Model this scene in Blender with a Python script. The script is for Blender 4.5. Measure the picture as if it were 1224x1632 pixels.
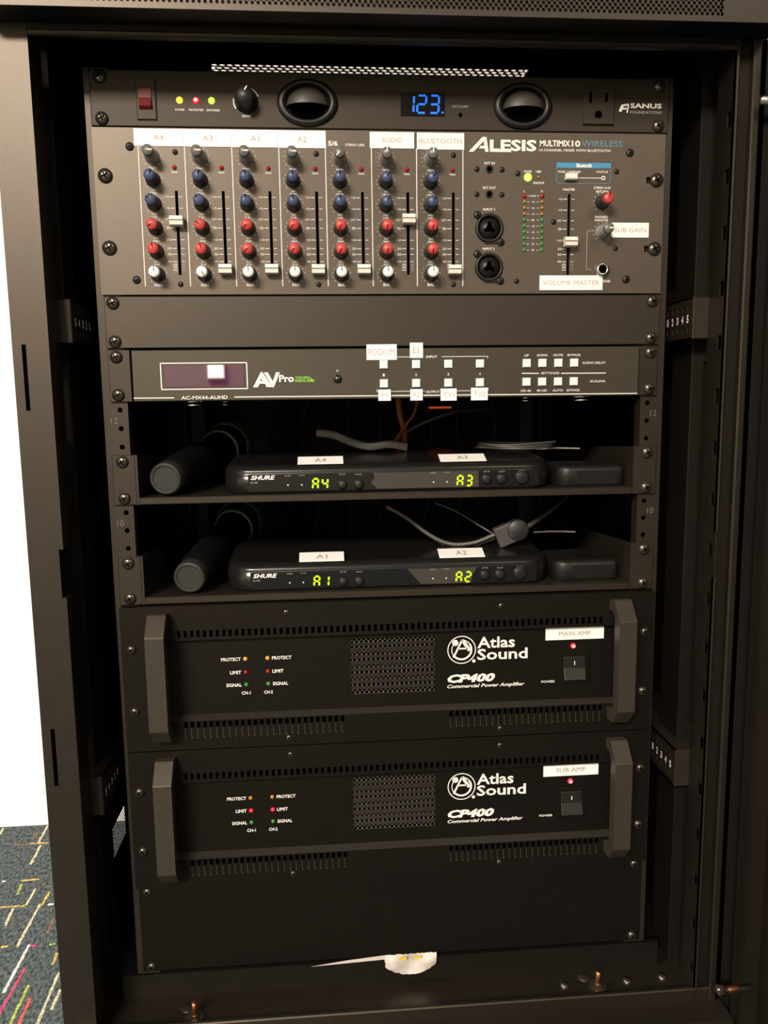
import bpy, math, random
from mathutils import Matrix, Vector
random.seed(4)
for o in list(bpy.data.objects): bpy.data.objects.remove(o)
COL = bpy.context.scene.collection
S = bpy.context.scene
T = 0.945            # height of the top of the rack space above the floor (m)
PI = math.pi

# ---------------------------------------------------------------- camera
cam_d = bpy.data.cameras.new('camera'); cam = bpy.data.objects.new('camera', cam_d); COL.objects.link(cam)
cam_d.sensor_fit = 'VERTICAL'; cam_d.sensor_height = 24.0
cam_d.lens = 24.0 * 1260.94 / 1632.0
cam_d.clip_start = 0.01
yaw, pitch, roll = -0.07573542, -0.13845443, 0.01308944
Rm = Matrix.Rotation(yaw, 3, 'Z') @ Matrix.Rotation(pitch, 3, 'X') @ Matrix.Rotation(roll, 3, 'Y')
R4 = (Rm @ Matrix.Rotation(PI / 2, 3, 'X')).to_4x4()
R4.translation = Vector((-0.05992, -0.69837, T - 0.26892))
cam.matrix_world = R4
S.camera = cam

# ---------------------------------------------------------------- world, exposure, room lights
S.view_settings.view_transform = 'Standard'
S.view_settings.look = 'None'
S.view_settings.exposure = 0.0
S.view_settings.gamma = 1.0
S.view_settings.use_curve_mapping = False
W = bpy.data.worlds.new('world'); S.world = W; W.use_nodes = True
W.node_tree.nodes['Background'].inputs[0].default_value = (0.9, 0.84, 0.74, 1)
W.node_tree.nodes['Background'].inputs[1].default_value = 0.05
CEIL = 2.62
LIGHTS = [((-1.6, -3.7), (1.5, 1.2), 105.0, 'ceiling light panel farthest from the cabinet, by the front wall'), ((-2.2, -0.4), (1.2, 0.6), 40.0, 'added ceiling light panel that brightens the white wall, left of the cabinet'), ((1.5, -2.7), (1.2, 0.6), 17.0, 'ceiling light panel on the right side of the room')]  # second panel is added, unseen, to brighten the back wall
WARM = (1.0, 0.895, 0.775)

# ---------------------------------------------------------------- materials
MATS = {}
def mat(name, col, rough=0.5, metal=0.0, spec=0.5, emit=None, es=0.0, noise=0.0, nscale=300.0, bump=0.0, bscale=900.0, coat=0.0, trans=0.0):
    m = bpy.data.materials.new(name); m.use_nodes = True; MATS[name] = m
    nt = m.node_tree; b = nt.nodes['Principled BSDF']
    b.inputs['Base Color'].default_value = (*col, 1); b.inputs['Roughness'].default_value = rough
    b.inputs['Metallic'].default_value = metal; b.inputs['Specular IOR Level'].default_value = spec
    if coat: b.inputs['Coat Weight'].default_value = coat; b.inputs['Coat Roughness'].default_value = 0.05
    if trans: b.inputs['Transmission Weight'].default_value = trans
    if emit:
        b.inputs['Emission Color'].default_value = (*emit, 1); b.inputs['Emission Strength'].default_value = es
    tc = nt.nodes.new('ShaderNodeTexCoord')
    if noise:
        n = nt.nodes.new('ShaderNodeTexNoise'); n.inputs['Scale'].default_value = nscale; n.inputs['Detail'].default_value = 4
        nt.links.new(tc.outputs['Object'], n.inputs['Vector'])
        r = nt.nodes.new('ShaderNodeValToRGB'); r.color_ramp.elements[0].position = 0.3; r.color_ramp.elements[1].position = 0.7
        r.color_ramp.elements[0].color = (*[c * (1 - noise) for c in col], 1)
        r.color_ramp.elements[1].color = (*[min(1, c * (1 + noise)) for c in col], 1)
        nt.links.new(n.outputs['Fac'], r.inputs['Fac']); nt.links.new(r.outputs['Color'], b.inputs['Base Color'])
    if bump:
        n2 = nt.nodes.new('ShaderNodeTexNoise'); n2.inputs['Scale'].default_value = bscale; n2.inputs['Detail'].default_value = 2
        nt.links.new(tc.outputs['Object'], n2.inputs['Vector'])
        bp = nt.nodes.new('ShaderNodeBump'); bp.inputs['Strength'].default_value = bump; bp.inputs['Distance'].default_value = 0.0005
        nt.links.new(n2.outputs['Fac'], bp.inputs['Height']); nt.links.new(bp.outputs['Normal'], b.inputs['Normal'])
    return m
mat('cabinet', (0.0085, 0.0066, 0.0048), 0.40, spec=0.62, noise=0.12, nscale=60, bump=0.12, bscale=1500)
mat('cabinet_shaded', (0.0042, 0.0036, 0.003), 0.55, spec=0.3, noise=0.12, nscale=60)  # darker copy of cabinet; the interior's shade is put into its colour
mat('rail', (0.016, 0.0125, 0.0096), 0.42, spec=0.5, noise=0.1, nscale=80, bump=0.1, bscale=1500)
mat('mixer_panel', (0.066, 0.053, 0.041), 0.40, spec=0.6, noise=0.05, nscale=120, bump=0.1, bscale=1800)
mat('conditioner', (0.021, 0.0168, 0.0128), 0.5, spec=0.34, noise=0.08, nscale=120, bump=0.1, bscale=1800)
mat('panel', (0.021, 0.017, 0.0128), 0.42, spec=0.5, noise=0.08, nscale=120, bump=0.1, bscale=1800)
mat('avp_panel', (0.038, 0.033, 0.0245), 0.40, spec=0.5, noise=0.06, nscale=120, bump=0.08, bscale=1800)
mat('amp_panel', (0.0040, 0.0034, 0.0027), 0.46, spec=0.22, noise=0.15, nscale=120, bump=0.1, bscale=1500)
mat('vent_slat', (0.30, 0.26, 0.20), 0.5)
mat('ledge_lit', (0.020, 0.0165, 0.013), 0.4, spec=0.5)  # lighter than the amp face; ceiling light caught here is painted in
mat('handle_plastic', (0.029, 0.0245, 0.019), 0.5, spec=0.4, noise=0.08, nscale=200)
mat('black_plastic', (0.0085, 0.0075, 0.0065), 0.42, spec=0.38)
mat('gloss_plastic', (0.010, 0.0092, 0.0085), 0.22, spec=0.5)
mat('matte_black', (0.0022, 0.002, 0.0018), 0.7, spec=0.12)
mat('hole', (0.001, 0.001, 0.001), 0.95, spec=0.0)
mat('grille', (0.022, 0.019, 0.016), 0.45, metal=0.2)
mat('mesh_metal', (0.24, 0.20, 0.155), 0.4, metal=0.6)
mat('screw', (0.10, 0.085, 0.07), 0.25, metal=0.8, spec=0.6)
mat('wire', (0.13, 0.12, 0.105), 0.4, metal=0.4)
mat('screw_dark', (0.02, 0.018, 0.016), 0.35, metal=0.4)
mat('chrome', (0.65, 0.6, 0.54), 0.18, metal=1.0)
mat('copper', (0.80, 0.33, 0.15), 0.3, metal=1.0, emit=None)
mat('print_white', (0.78, 0.75, 0.70), 0.6)
mat('print_grey', (0.30, 0.28, 0.26), 0.6)
mat('print_bluegrey', (0.10, 0.20, 0.28), 0.6)
mat('print_blue', (0.05, 0.24, 0.42), 0.6)
mat('print_green', (0.16, 0.40, 0.03), 0.6)
mat('print_dim', (0.12, 0.11, 0.10), 0.6)
mat('print_faint', (0.46, 0.33, 0.25), 0.7)
mat('print_label', (0.30, 0.22, 0.18), 0.7)
mat('label', (0.86, 0.84, 0.81), 0.55)
mat('fader_cap', (0.74, 0.70, 0.60), 0.45)
mat('button', (0.90, 0.86, 0.78), 0.4)
mat('knob_dark', (0.025, 0.024, 0.024), 0.45)
mat('knob_grey', (0.30, 0.285, 0.26), 0.4)
mat('cap_blue', (0.042, 0.062, 0.13), 0.4)
mat('cap_red', (0.50, 0.05, 0.04), 0.4)
mat('cap_white', (0.85, 0.83, 0.80), 0.4)
mat('cap_grey', (0.12, 0.115, 0.10), 0.35)
mat('led_red_off', (0.30, 0.012, 0.010), 0.3)
mat('led_amber_off', (0.42, 0.19, 0.02), 0.3)
mat('led_green_off', (0.04, 0.30, 0.06), 0.3)
mat('led_amber', (0.8, 0.4, 0.05), 0.3, emit=(1.0, 0.42, 0.03), es=2.2)
mat('led_red', (0.35, 0.01, 0.01), 0.3, emit=(1.0, 0.015, 0.03), es=1.3)
mat('led_core', (0.9, 0.6, 0.5), 0.3, emit=(1.0, 0.55, 0.45), es=2.0)
mat('led_green', (0.3, 0.8, 0.1), 0.3, emit=(0.33, 0.9, 0.04), es=2.2)
mat('led_amber_dim', (0.5, 0.25, 0.02), 0.3, emit=(0.9, 0.4, 0.03), es=0.3)
mat('led_red_dim', (0.22, 0.01, 0.008), 0.3, emit=(0.9, 0.05, 0.03), es=0.06)
mat('led_green_dim', (0.03, 0.16, 0.02), 0.3, emit=(0.1, 0.6, 0.1), es=0.12)
mat('seg_blue', (0.0, 0.1, 0.6), 0.3, emit=(0.01, 0.13, 1.0), es=1.3)
mat('seg_green', (0.3, 0.6, 0.0), 0.3, emit=(0.52, 0.80, 0.0), es=1.25)
mat('display_dark', (0.004, 0.0038, 0.0035), 0.15)
mat('display_glass', (0.060, 0.012, 0.040), 0.015, spec=1.0)
mat('film', (0.045, 0.04, 0.034), 0.22)  # reflection on the clear film is put into this lighter grey
mat('rocker_red', (0.11, 0.006, 0.005), 0.45, spec=0.3, emit=(0.6, 0.02, 0.01), es=0.03)
mat('hood', (0.045, 0.038, 0.03), 0.5, spec=0.5)
mat('mic_grey', (0.021, 0.020, 0.017), 0.55)
mat('ring_grey', (0.22, 0.21, 0.19), 0.35, metal=0.3)
mat('cable_grey', (0.085, 0.078, 0.07), 0.45)
mat('connector', (0.055, 0.05, 0.045), 0.5)
mat('cable_black', (0.02, 0.019, 0.018), 0.45)
mat('cable_orange', (0.30, 0.085, 0.015), 0.5)
mat('paper', (0.62, 0.58, 0.52), 0.6)
mat('bag', (0.52, 0.48, 0.43), 0.45, spec=0.5, bump=0.6, bscale=250)
mat('bag_yellow', (0.75, 0.45, 0.02), 0.5)
mat('wall_paint', (0.86, 0.84, 0.82), 0.8, noise=0.02, nscale=5)
mat('wall_tan', (0.26, 0.235, 0.20), 0.8, noise=0.03, nscale=4)
mat('ceiling_paint', (0.45, 0.43, 0.40), 0.9, noise=0.03, nscale=8)
mat('lamp_diffuser', (0.9, 0.9, 0.9), 0.5, emit=WARM, es=1.0)
mat('lamp_frame', (0.7, 0.7, 0.7), 0.4)
mat('red_glow', (0.6, 0.05, 0.01), 0.3, emit=(1.0, 0.12, 0.02), es=0.35)
mat('porthole', (0.9, 0.85, 0.75), 0.3, emit=(1.0, 0.8, 0.6), es=22.0)
for n_ in ('conditioner','cabinet','rail','mixer_panel','panel','avp_panel','amp_panel','handle_plastic','cabinet_shaded'):
    MATS[n_].node_tree.nodes['Principled BSDF'].inputs['Specular Tint'].default_value = (1.0, 0.86, 0.71, 1)
# woven carpet: ribbed loops with fine colour change
def carpet_mat():
    m = bpy.data.materials.new('carpet'); m.use_nodes = True; MATS['carpet'] = m
    nt = m.node_tree; b = nt.nodes['Principled BSDF']; b.inputs['Roughness'].default_value = 0.95
    b.inputs['Specular IOR Level'].default_value = 0.1
    tc = nt.nodes.new('ShaderNodeTexCoord'); mp = nt.nodes.new('ShaderNodeMapping')
    mp.inputs['Scale'].default_value = (300, 150, 1); nt.links.new(tc.outputs['Object'], mp.inputs['Vector'])
    v = nt.nodes.new('ShaderNodeTexNoise'); v.inputs['Scale'].default_value = 1.0; v.inputs['Detail'].default_value = 3
    nt.links.new(mp.outputs['Vector'], v.inputs['Vector'])
    r = nt.nodes.new('ShaderNodeValToRGB')
    r.color_ramp.elements[0].position = 0.33; r.color_ramp.elements[0].color = (0.020, 0.027, 0.030, 1)
    r.color_ramp.elements[1].position = 0.68; r.color_ramp.elements[1].color = (0.115, 0.135, 0.130, 1)
    nt.links.new(v.outputs['Fac'], r.inputs['Fac']); nt.links.new(r.outputs['Color'], b.inputs['Base Color'])
    bp = nt.nodes.new('ShaderNodeBump'); bp.inputs['Strength'].default_value = 0.7; bp.inputs['Distance'].default_value = 0.002
    nt.links.new(v.outputs['Fac'], bp.inputs['Height']); nt.links.new(bp.outputs['Normal'], b.inputs['Normal'])
carpet_mat()
for nm, c in (('yarn_cream', (0.55, 0.46, 0.30)), ('yarn_white', (0.72, 0.64, 0.55)), ('yarn_gold', (0.48, 0.33, 0.08)), ('yarn_pink', (0.55, 0.04, 0.13)), ('yarn_green', (0.30, 0.36, 0.05)), ('yarn_red', (0.60, 0.07, 0.06)), ('yarn_brown', (0.16, 0.09, 0.05))):
    mat(nm, c, 0.9, noise=0.5, nscale=260, bump=0.5, bscale=400)

# ---------------------------------------------------------------- mesh builder (all local units: mm; x right, y away from viewer, z up)
class MB:
    def __init__(s): s.v = []; s.f = []; s.m = []; s.sm = []; s.mats = []
    def mi(s, m):
        if m not in s.mats: s.mats.append(m)
        return s.mats.index(m)
    def add(s, vs, fs, m, smooth=False):
        k = len(s.v); s.v += [tuple(v) for v in vs]; i = s.mi(m)
        for f in fs: s.f.append(tuple(a + k for a in f)); s.m.append(i); s.sm.append(smooth)
        return s
    def box(s, x0, x1, y0, y1, z0, z1, m, c=0.0):
        if x0 > x1: x0, x1 = x1, x0
        if y0 > y1: y0, y1 = y1, y0
        if z0 > z1: z0, z1 = z1, z0
        if not c:
            s.add([(x0,y0,z0),(x1,y0,z0),(x1,y1,z0),(x0,y1,z0),(x0,y0,z1),(x1,y0,z1),(x1,y1,z1),(x0,y1,z1)],
                  [(0,3,2,1),(4,5,6,7),(0,1,5,4),(1,2,6,5),(2,3,7,6),(3,0,4,7)], m)
        else:  # front edges chamfered
            a = (x0,x1,z0,z1); c = min(c, (x1-x0)/2.01, (z1-z0)/2.01, (y1-y0))
            vs = [(x0+c,y0,z0+c),(x1-c,y0,z0+c),(x1-c,y0,z1-c),(x0+c,y0,z1-c),
                  (x0,y0+c,z0),(x1,y0+c,z0),(x1,y0+c,z1),(x0,y0+c,z1),
                  (x0,y1,z0),(x1,y1,z0),(x1,y1,z1),(x0,y1,z1)]
            fs = [(0,1,2,3),(0,4,5,1),(1,5,6,2),(2,6,7,3),(3,7,4,0),(4,8,9,5),(5,9,10,6),(6,10,11,7),(7,11,8,4),(8,11,10,9)]
            s.add(vs, fs, m)
        return s
    def lathe(s, prof, m, o=(0,0,0), ax='-y', n=24, smooth=True, scale=(1,1), rot=None):
        # prof: list of (radius, distance along axis); axis -y means towards the viewer
        vs = []; fs = []
        for r, h in prof:
            for i in range(n):
                a = 2*PI*i/n; u, w = r*math.cos(a)*scale[0], r*math.sin(a)*scale[1]
                if ax == '-y': p = (u, -h, w)
                elif ax == 'z': p = (u, w, h)
                elif ax == 'x': p = (h, u, w)
                if rot is not None: p = tuple(rot @ Vector(p))
                vs.append((p[0]+o[0], p[1]+o[1], p[2]+o[2]))
        for j in range(len(prof)-1):
            for i in range(n):
                q = (i+1) % n; f = (j*n+i, j*n+q, (j+1)*n+q, (j+1)*n+i)
                fs.append(f[::-1] if ax == 'z' else f)
        s.add(vs, fs, m, smooth)
        k = len(s.v) - n
        i = s.mi(m)
        if prof[-1][0] > 1e-6: s.f.append(tuple(range(k, k+n))); s.m.append(i); s.sm.append(False)
        return s
    def prism(s, poly, y0, y1, m, plane='xz'):
        # polygon extruded along the remaining axis from y0 to y1
        n = len(poly)
        def P(a, b, t): return (a, t, b) if plane == 'xz' else ((t, a, b) if plane == 'yz' else (a, b, t))
        vs = [P(a, b, y0) for a, b in poly] + [P(a, b, y1) for a, b in poly]
        fs = [tuple(range(n)), tuple(range(2*n-1, n-1, -1))] + [(i, i+n, (i+1) % n + n, (i+1) % n) for i in range(n)]
        s.add(vs, fs, m); return s
    def quad(s, x0, x1, z0, z1, y, m):
        s.add([(x0,y,z0),(x1,y,z0),(x1,y,z1),(x0,y,z1)], [(0,1,2,3)], m); return s
    def line(s, x0, z0, x1, z1, w, y, m):
        d = math.hypot(x1-x0, z1-z0) or 1; nx, nz = -(z1-z0)/d*w/2, (x1-x0)/d*w/2
        s.add([(x0+nx,y,z0+nz),(x0-nx,y,z0-nz),(x1-nx,y,z1-nz),(x1+nx,y,z1+nz)], [(0,1,2,3)], m); return s
    def ring(s, x, z, r0, r1, y, m, a0=0, a1=360, n=40):
        vs = []; 
        for i in range(n+1):
            a = math.radians(a0 + (a1-a0)*i/n)
            vs += [(x+r0*math.cos(a), y, z+r0*math.sin(a)), (x+r1*math.cos(a), y, z+r1*math.sin(a))]
        s.add(vs, [(2*i, 2*i+2, 2*i+3, 2*i+1) for i in range(n)], m); return s
    def disc(s, x, z, r, y, m, n=16):
        s.add([(x+r*math.cos(2*PI*i/n), y, z+r*math.sin(2*PI*i/n)) for i in range(n)], [tuple(range(n))], m); return s
    def tube(s, pts, r, m, n=8, flat=1.0, flatx=1.0):
        P = [Vector(p) for p in pts]
        Q = []
        for i in range(len(P)-1):    # catmull-rom
            p0, p1, p2, p3 = P[max(i-1,0)], P[i], P[i+1], P[min(i+2,len(P)-1)]
            for k in range(6):
                t = k/6; Q.append(0.5*((2*p1)+(-p0+p2)*t+(2*p0-5*p1+4*p2-p3)*t*t+(-p0+3*p1-3*p2+p3)*t**3))
        Q.append(P[-1]); vs = []; up = Vector((0,0,1))
        for i, q in enumerate(Q):
            d = (Q[min(i+1,len(Q)-1)]-Q[max(i-1,0)]).normalized(); a = d.cross(up)
            if a.length < 1e-3: a = Vector((1,0,0))
            a.normalize(); b = a.cross(d).normalized()
            for k in range(n):
                t = 2*PI*k/n; vs.append(q + a*r*flatx*math.cos(t) + b*r*flat*math.sin(t))
        fs = [(i*n+k, i*n+(k+1)%n, (i+1)*n+(k+1)%n, (i+1)*n+k) for i in range(len(Q)-1) for k in range(n)]
        s.add(vs, fs, m, True); return s
    def holed(s, x0, x1, z0, z1, y0, y1, holes, m, back=True):
        # plate between y0 (front) and y1 with real rectangular openings
        X = sorted({x0, x1, *[min(max(h[i], x0), x1) for h in holes for i in (0, 1)]})
        Z = sorted({z0, z1, *[min(max(h[i], z0), z1) for h in holes for i in (2, 3)]})
        nx, nz = len(X)-1, len(Z)-1
        op = [[False]*nz for _ in range(nx)]
        for h in holes:
            for i in range(nx):
                cx = (X[i]+X[i+1])/2
                if h[0] < cx < h[1]:
                    for j in range(nz):
                        if h[2] < (Z[j]+Z[j+1])/2 < h[3]: op[i][j] = True
        solid = lambda i, j: 0 <= i < nx and 0 <= j < nz and not op[i][j]
        vs = []; fs = []
        def q(a, b, c, d): k = len(vs); vs.extend([a, b, c, d]); fs.append((k, k+1, k+2, k+3))
        for i in range(nx):
            for j in range(nz):
                if op[i][j]: continue
                a, b, c, d = X[i], X[i+1], Z[j], Z[j+1]
                q((a,y0,c),(b,y0,c),(b,y0,d),(a,y0,d))
                if back: q((a,y1,d),(b,y1,d),(b,y1,c),(a,y1,c))
                if not solid(i-1, j): q((a,y0,d),(a,y1,d),(a,y1,c),(a,y0,c))
                if not solid(i+1, j): q((b,y0,c),(b,y1,c),(b,y1,d),(b,y0,d))
                if not solid(i, j-1): q((a,y0,c),(a,y1,c),(b,y1,c),(b,y0,c))
                if not solid(i, j+1): q((b,y0,d),(b,y1,d),(a,y1,d),(a,y0,d))
        s.add(vs, fs, m); return s
    def perf(s, u0, v0, nu, nv, pu, pv, r, t0, t1, m, plane='xz'):
        # staggered perforated sheet made of cells with round holes
        def P(a, b, t): return (a, t, b) if plane == 'xz' else (a, b, t)
        for j in range(nv):
            off = pu/2 if j % 2 else 0
            for i in range(nu):
                cx, cz = u0+off+pu*(i+.5), v0+pv*(j+.5)
                sq = []; ho = []
                for k in range(8):
                    a = 2*PI*k/8; ca, sa = math.cos(a), math.sin(a); e = max(abs(ca), abs(sa))
                    sq.append((cx+ca/e*pu/2, cz+sa/e*pv/2)); ho.append((cx+ca*r, cz+sa*r))
                vs = [P(a,b,t0) for a,b in sq]+[P(a,b,t0) for a,b in ho]+[P(a,b,t1) for a,b in ho]
                fs = [(k, (k+1)%8, 8+(k+1)%8, 8+k) for k in range(8)]+[(8+k, 8+(k+1)%8, 16+(k+1)%8, 16+k) for k in range(8)]
                s.add(vs, fs, m)
        return s
    def seg7(s, ch, x, z, w, h, t, y, m, slant=0.1):
        segs = {'1':'bc','2':'abged','3':'abgcd','4':'fgbc','A':'abcefg'}[ch]
        hz = h/2
        L = {'a':(0,h,w,h),'b':(w,h,w,hz),'c':(w,hz,w,0),'d':(0,0,w,0),'e':(0,hz,0,0),'f':(0,h,0,hz),'g':(0,hz,w,hz)}
        for c in segs:
            x0,z0,x1,z1 = L[c]; g = t*0.45
            if z0 == z1: x0 += g; x1 -= g
            else: z0, z1 = z0-g, z1+g
            s.line(x+x0+z0*slant, z+z0, x+x1+z1*slant, z+z1, t, y, m)
        return s
    _fc = {}
    def text(s, txt, x0, x1, z0, z1, y, m, bold=0.0, shear=0.0, keep=False, rotm=None):
        # lettering fitted to the box x0..x1, z0..z1 (local mm)
        key = (txt, bold, shear)
        if key not in MB._fc:
            cu = bpy.data.curves.new('t', 'FONT'); cu.body = txt; cu.resolution_u = 2 if len(txt) > 4 else 4
            cu.offset = bold; cu.shear = shear
            ob = bpy.data.objects.new('t', cu); COL.objects.link(ob)
            dg = bpy.context.evaluated_depsgraph_get(); me = bpy.data.meshes.new_from_object(ob.evaluated_get(dg))
            V = [tuple(v.co) for v in me.vertices]; F = [tuple(p.vertices) for p in me.polygons]
            bpy.data.objects.remove(ob); bpy.data.curves.remove(cu); bpy.data.meshes.remove(me)
            MB._fc[key] = (V, F)
        V, F = MB._fc[key]
        xs = [v[0] for v in V]; ys = [v[1] for v in V]
        a, b, c, d = min(xs), max(xs), min(ys), max(ys)
        vs = []
        for v in V:
            p = (x0+(v[0]-a)/(b-a)*(x1-x0), y, z0+(v[1]-c)/(d-c)*(z1-z0))
            vs.append(p if rotm is None else rotm(p))
        s.add(vs, F, m); return s
    def build(s, name, parent=None, loc=(0,0,0), bevel=0.0):
        me = bpy.data.meshes.new(name)
        me.from_pydata([(a/1000, b/1000, c/1000) for a, b, c in s.v], [], s.f)
        for m in s.mats: me.materials.append(MATS[m])
        me.polygons.foreach_set('material_index', s.m); me.polygons.foreach_set('use_smooth', s.sm)
        me.update()
        o = bpy.data.objects.new(name, me); COL.objects.link(o)
        o.location = tuple(a/1000 for a in loc)
        if parent: o.parent = parent
        if name.startswith('printed_') or name in ('lettering','mounting_hole','socket_slots'): o['kind'] = 'stuff'   # print too small to pick apart letter by letter
        if bevel:
            b = o.modifiers.new('bevel', 'BEVEL'); b.width = bevel/1000; b.segments = 2; b.limit_method = 'ANGLE'; b.angle_limit = 0.7
        return o
def empty(name, loc, label, cat, group=None):
    o = bpy.data.objects.new(name, None); COL.objects.link(o); o.empty_display_size = 0.02
    o.location = (loc[0]/1000, loc[1]/1000, T + loc[2]/1000); o['label'] = label; o['category'] = cat
    if group: o['group'] = group
    return o
def tag(o, label, cat, group=None):
    o['label'] = label; o['category'] = cat
    if group: o['group'] = group
    return o
def inst(o, name, parent, loc, label=None):
    c = o.copy(); c.name = name; COL.objects.link(c); c.parent = parent; c.location = tuple(a/1000 for a in loc)
    if label: c['label'] = label
    return c
def struct(o, name=None):
    o['kind'] = 'structure'; return o
U = 44.45

# ---------------------------------------------------------------- the room
Tm = T*1000
def room():
    f = MB(); f.box(-3600, 3600, -5000, 549, -60, 0, 'carpet'); fl = struct(f.build('floor'))
    st = MB()
    D = [(-588,526,-591,545,'yarn_cream'),(-518,494,-521,546,'yarn_cream'),(-509,435,-512,487,'yarn_cream'),(-560,493,-528,493,'yarn_brown'),(-530,493,-502,493,'yarn_gold'),
         (-508,394,-482,396,'yarn_gold'),(-535,394,-530,396,'yarn_white'),(-501,361,-504,386,'yarn_green'),(-480,335,-480,373,'yarn_cream'),(-458,333,-458,365,'yarn_gold'),
         (-491,293,-495,330,'yarn_cream'),(-514,334,-481,334,'yarn_gold'),(-460,249,-461,337,'yarn_cream'),(-450,334,-443,334,'yarn_white'),(-430,270,-432,304,'yarn_brown'),
         (-443,250,-436,250,'yarn_pink'),(-446,170,-446,253,'yarn_white'),(-438,135,-436,210,'yarn_pink'),(-481,251,-472,252,'yarn_gold'),(-404,212,-405,234,'yarn_gold'),
         (-419,110,-421,180,'yarn_green'),(-410,110,-411,159,'yarn_red'),(-389,100,-392,198,'yarn_cream'),(-381,137,-381,169,'yarn_cream'),(-421,250,-412,251,'yarn_green'),(-530,505,-531,530,'yarn_brown')]
    cols = ['yarn_cream','yarn_gold','yarn_white','yarn_pink','yarn_green','yarn_red','yarn_brown']
    for k in range(420):
        x = random.uniform(-1600, 1500); y = random.uniform(-1700, 530)
        if -620 < x < -330 and 60 < y: continue
        if random.random() < .75: D.append((x, y, x, min(545, y+random.uniform(25, 90)), random.choice(cols)))
        else: D.append((x, y, x+random.uniform(10, 60), y, random.choice(cols)))
    for x0,y0,x1,y1,m in D:
        L = math.hypot(x1-x0, y1-y0); n = max(1, int(L/4.2)); w = 1.9
        for i in range(n):
            cx, cy = x0+(x1-x0)*(i+.5)/n+random.uniform(-.4,.4), y0+(y1-y0)*(i+.5)/n
            h = L/n*random.uniform(.38,.56); w = random.uniform(1.3,2.1); hx, hy = (w, h) if abs(x1-x0) < abs(y1-y0) else (h, w)
            st.add([(cx-hx,cy-hy,0),(cx+hx,cy-hy,0),(cx+hx,cy+hy,0),(cx-hx,cy+hy,0),(cx,cy,1.6)], [(0,1,4),(1,2,4),(2,3,4),(3,0,4)], m, True)
    so = st.build('carpet_stitches', fl); so['kind'] = 'stuff'
    struct(MB().box(-3600, 3600, 549, 650, 0, CEIL*1000, 'wall_paint').build('wall_back'))
    struct(MB().box(-3700, -3600, -5000, 650, 0, CEIL*1000, 'wall_tan').build('wall_left'))
    struct(MB().box(3600, 3700, -5000, 650, 0, CEIL*1000, 'wall_tan').build('wall_right'))
    struct(MB().box(-3700, 3700, -5100, -5000, 0, CEIL*1000, 'wall_tan').build('wall_front'))
    struct(MB().box(-3700, 3700, -5100, 650, CEIL*1000, CEIL*1000+80, 'ceiling_paint').build('ceiling'))
    for (x, y), (w, d), es, lb_ in LIGHTS:
        t = bpy.data.objects.new('ceiling_light', None); COL.objects.link(t); t.location = (x, y, CEIL)
        tag(t, lb_, 'lamp', 'ceiling light panels')
        w *= 500; d *= 500
        fr = MB()
        for a in ((-w-20,w+20,-d-20,-d),(-w-20,w+20,d,d+20),(-w-20,-w,-d,d),(w,w+20,-d,d)): fr.box(a[0],a[1],a[2],a[3],-12,0,'lamp_frame')
        fr.build('frame', t)
        MB().box(-w,w,-d,d,-6,0,'lamp_frame').build('diffuser', t)
        L = bpy.data.lights.new('panel_glow', 'AREA'); L.shape = 'RECTANGLE'; L.size = w*2/1000; L.size_y = d*2/1000
        L.energy = es * PI * L.size * L.size_y; L.color = WARM if x > -2 else (1.0, 0.965, 0.93)
        lo = bpy.data.objects.new('panel_glow', L); COL.objects.link(lo); lo.parent = t; lo.location = (0, 0, -0.02)
room()
wl = bpy.data.objects.new('wall_lamp', None); COL.objects.link(wl); wl.location = (-0.79, -5.0, 0.905)
tag(wl, 'small bright wall lamp low on the wall behind the photographer', 'lamp')
MB().box(-62,62,0,34,-58,58,'lamp_frame',4).build('housing', wl)
MB().box(-50,50,34,40,-46,46,'porthole').build('lens', wl)

# ---------------------------------------------------------------- cabinet
cab = empty('equipment_cabinet', (0, 0, -T*1000), 'tall black metal equipment cabinet with open front, holding the whole rack of gear', 'cabinet')
cz = Tm   # cabinet children: z measured from the floor, so rack z + cz
def C(mb, name, **k): return mb.build(name, cab, (0, 0, cz), **k)
FR, FB = -50, -48
# side posts of the front frame with slots (front face at y=-50)
lp = MB(); lp.holed(-299.5, -271.5, -900, 12.5, -50, -47.5, [(-292.3,-289,-272.5,-221.1),(-292.2,-288.7,-586.3,-535.7),(-275,-271.5,-424,-384)], 'cabinet')
lp.box(-299.5,-297.5,-47.5,-20,-900,45,'cabinet'); lp.box(-273.5,-271.5,-47.5,-22,-900,-424,'cabinet'); lp.box(-273.5,-271.5,-47.5,-22,-384,12.5,'cabinet')
C(lp, 'front_post')
H = [( -46, -36, -178.7+U*k-6.5, -178.7+U*k+6.5) for k in range(-16, 4)]
rp = MB(); rp.box(275.5,278.2,-50.5,-46,-900,-424,'cabinet',1.0); rp.box(275.5,278.2,-50.5,-46,-384,12.5,'cabinet',1.0)
rp.box(277,290,-44,-42,-900,12.5,'cabinet_shaded'); rp.box(289.3,295.8,-51,-42,-900,12.5,'cabinet',1.2); rp.box(295.8,300,-30,-28,-900,12.5,'cabinet_shaded')
C(rp, 'front_post')
# slotted flange of the right post, seen edge on: plate in the y-z plane
def slotted_flange(x, sgn):
    g = MB(); tmp = MB()
    hs = []
    for k in range(-14, 4):
        zc = -178.7+U*k
        hs.append((-45,-37,zc-6,zc+6)); hs.append((-42,-39.5,zc-23.5,zc-20.5))
    tmp.holed(-50,-20,-860,12.5,0,1.6,hs,'cabinet')
    g.mats = tmp.mats; g.m = tmp.m; g.sm = tmp.sm; g.f = tmp.f
    g.v = [(x+b*sgn, a, c) for a, b, c in tmp.v]
    return g
C(slotted_flange(275.5, 1), 'slotted_flange')
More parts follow.
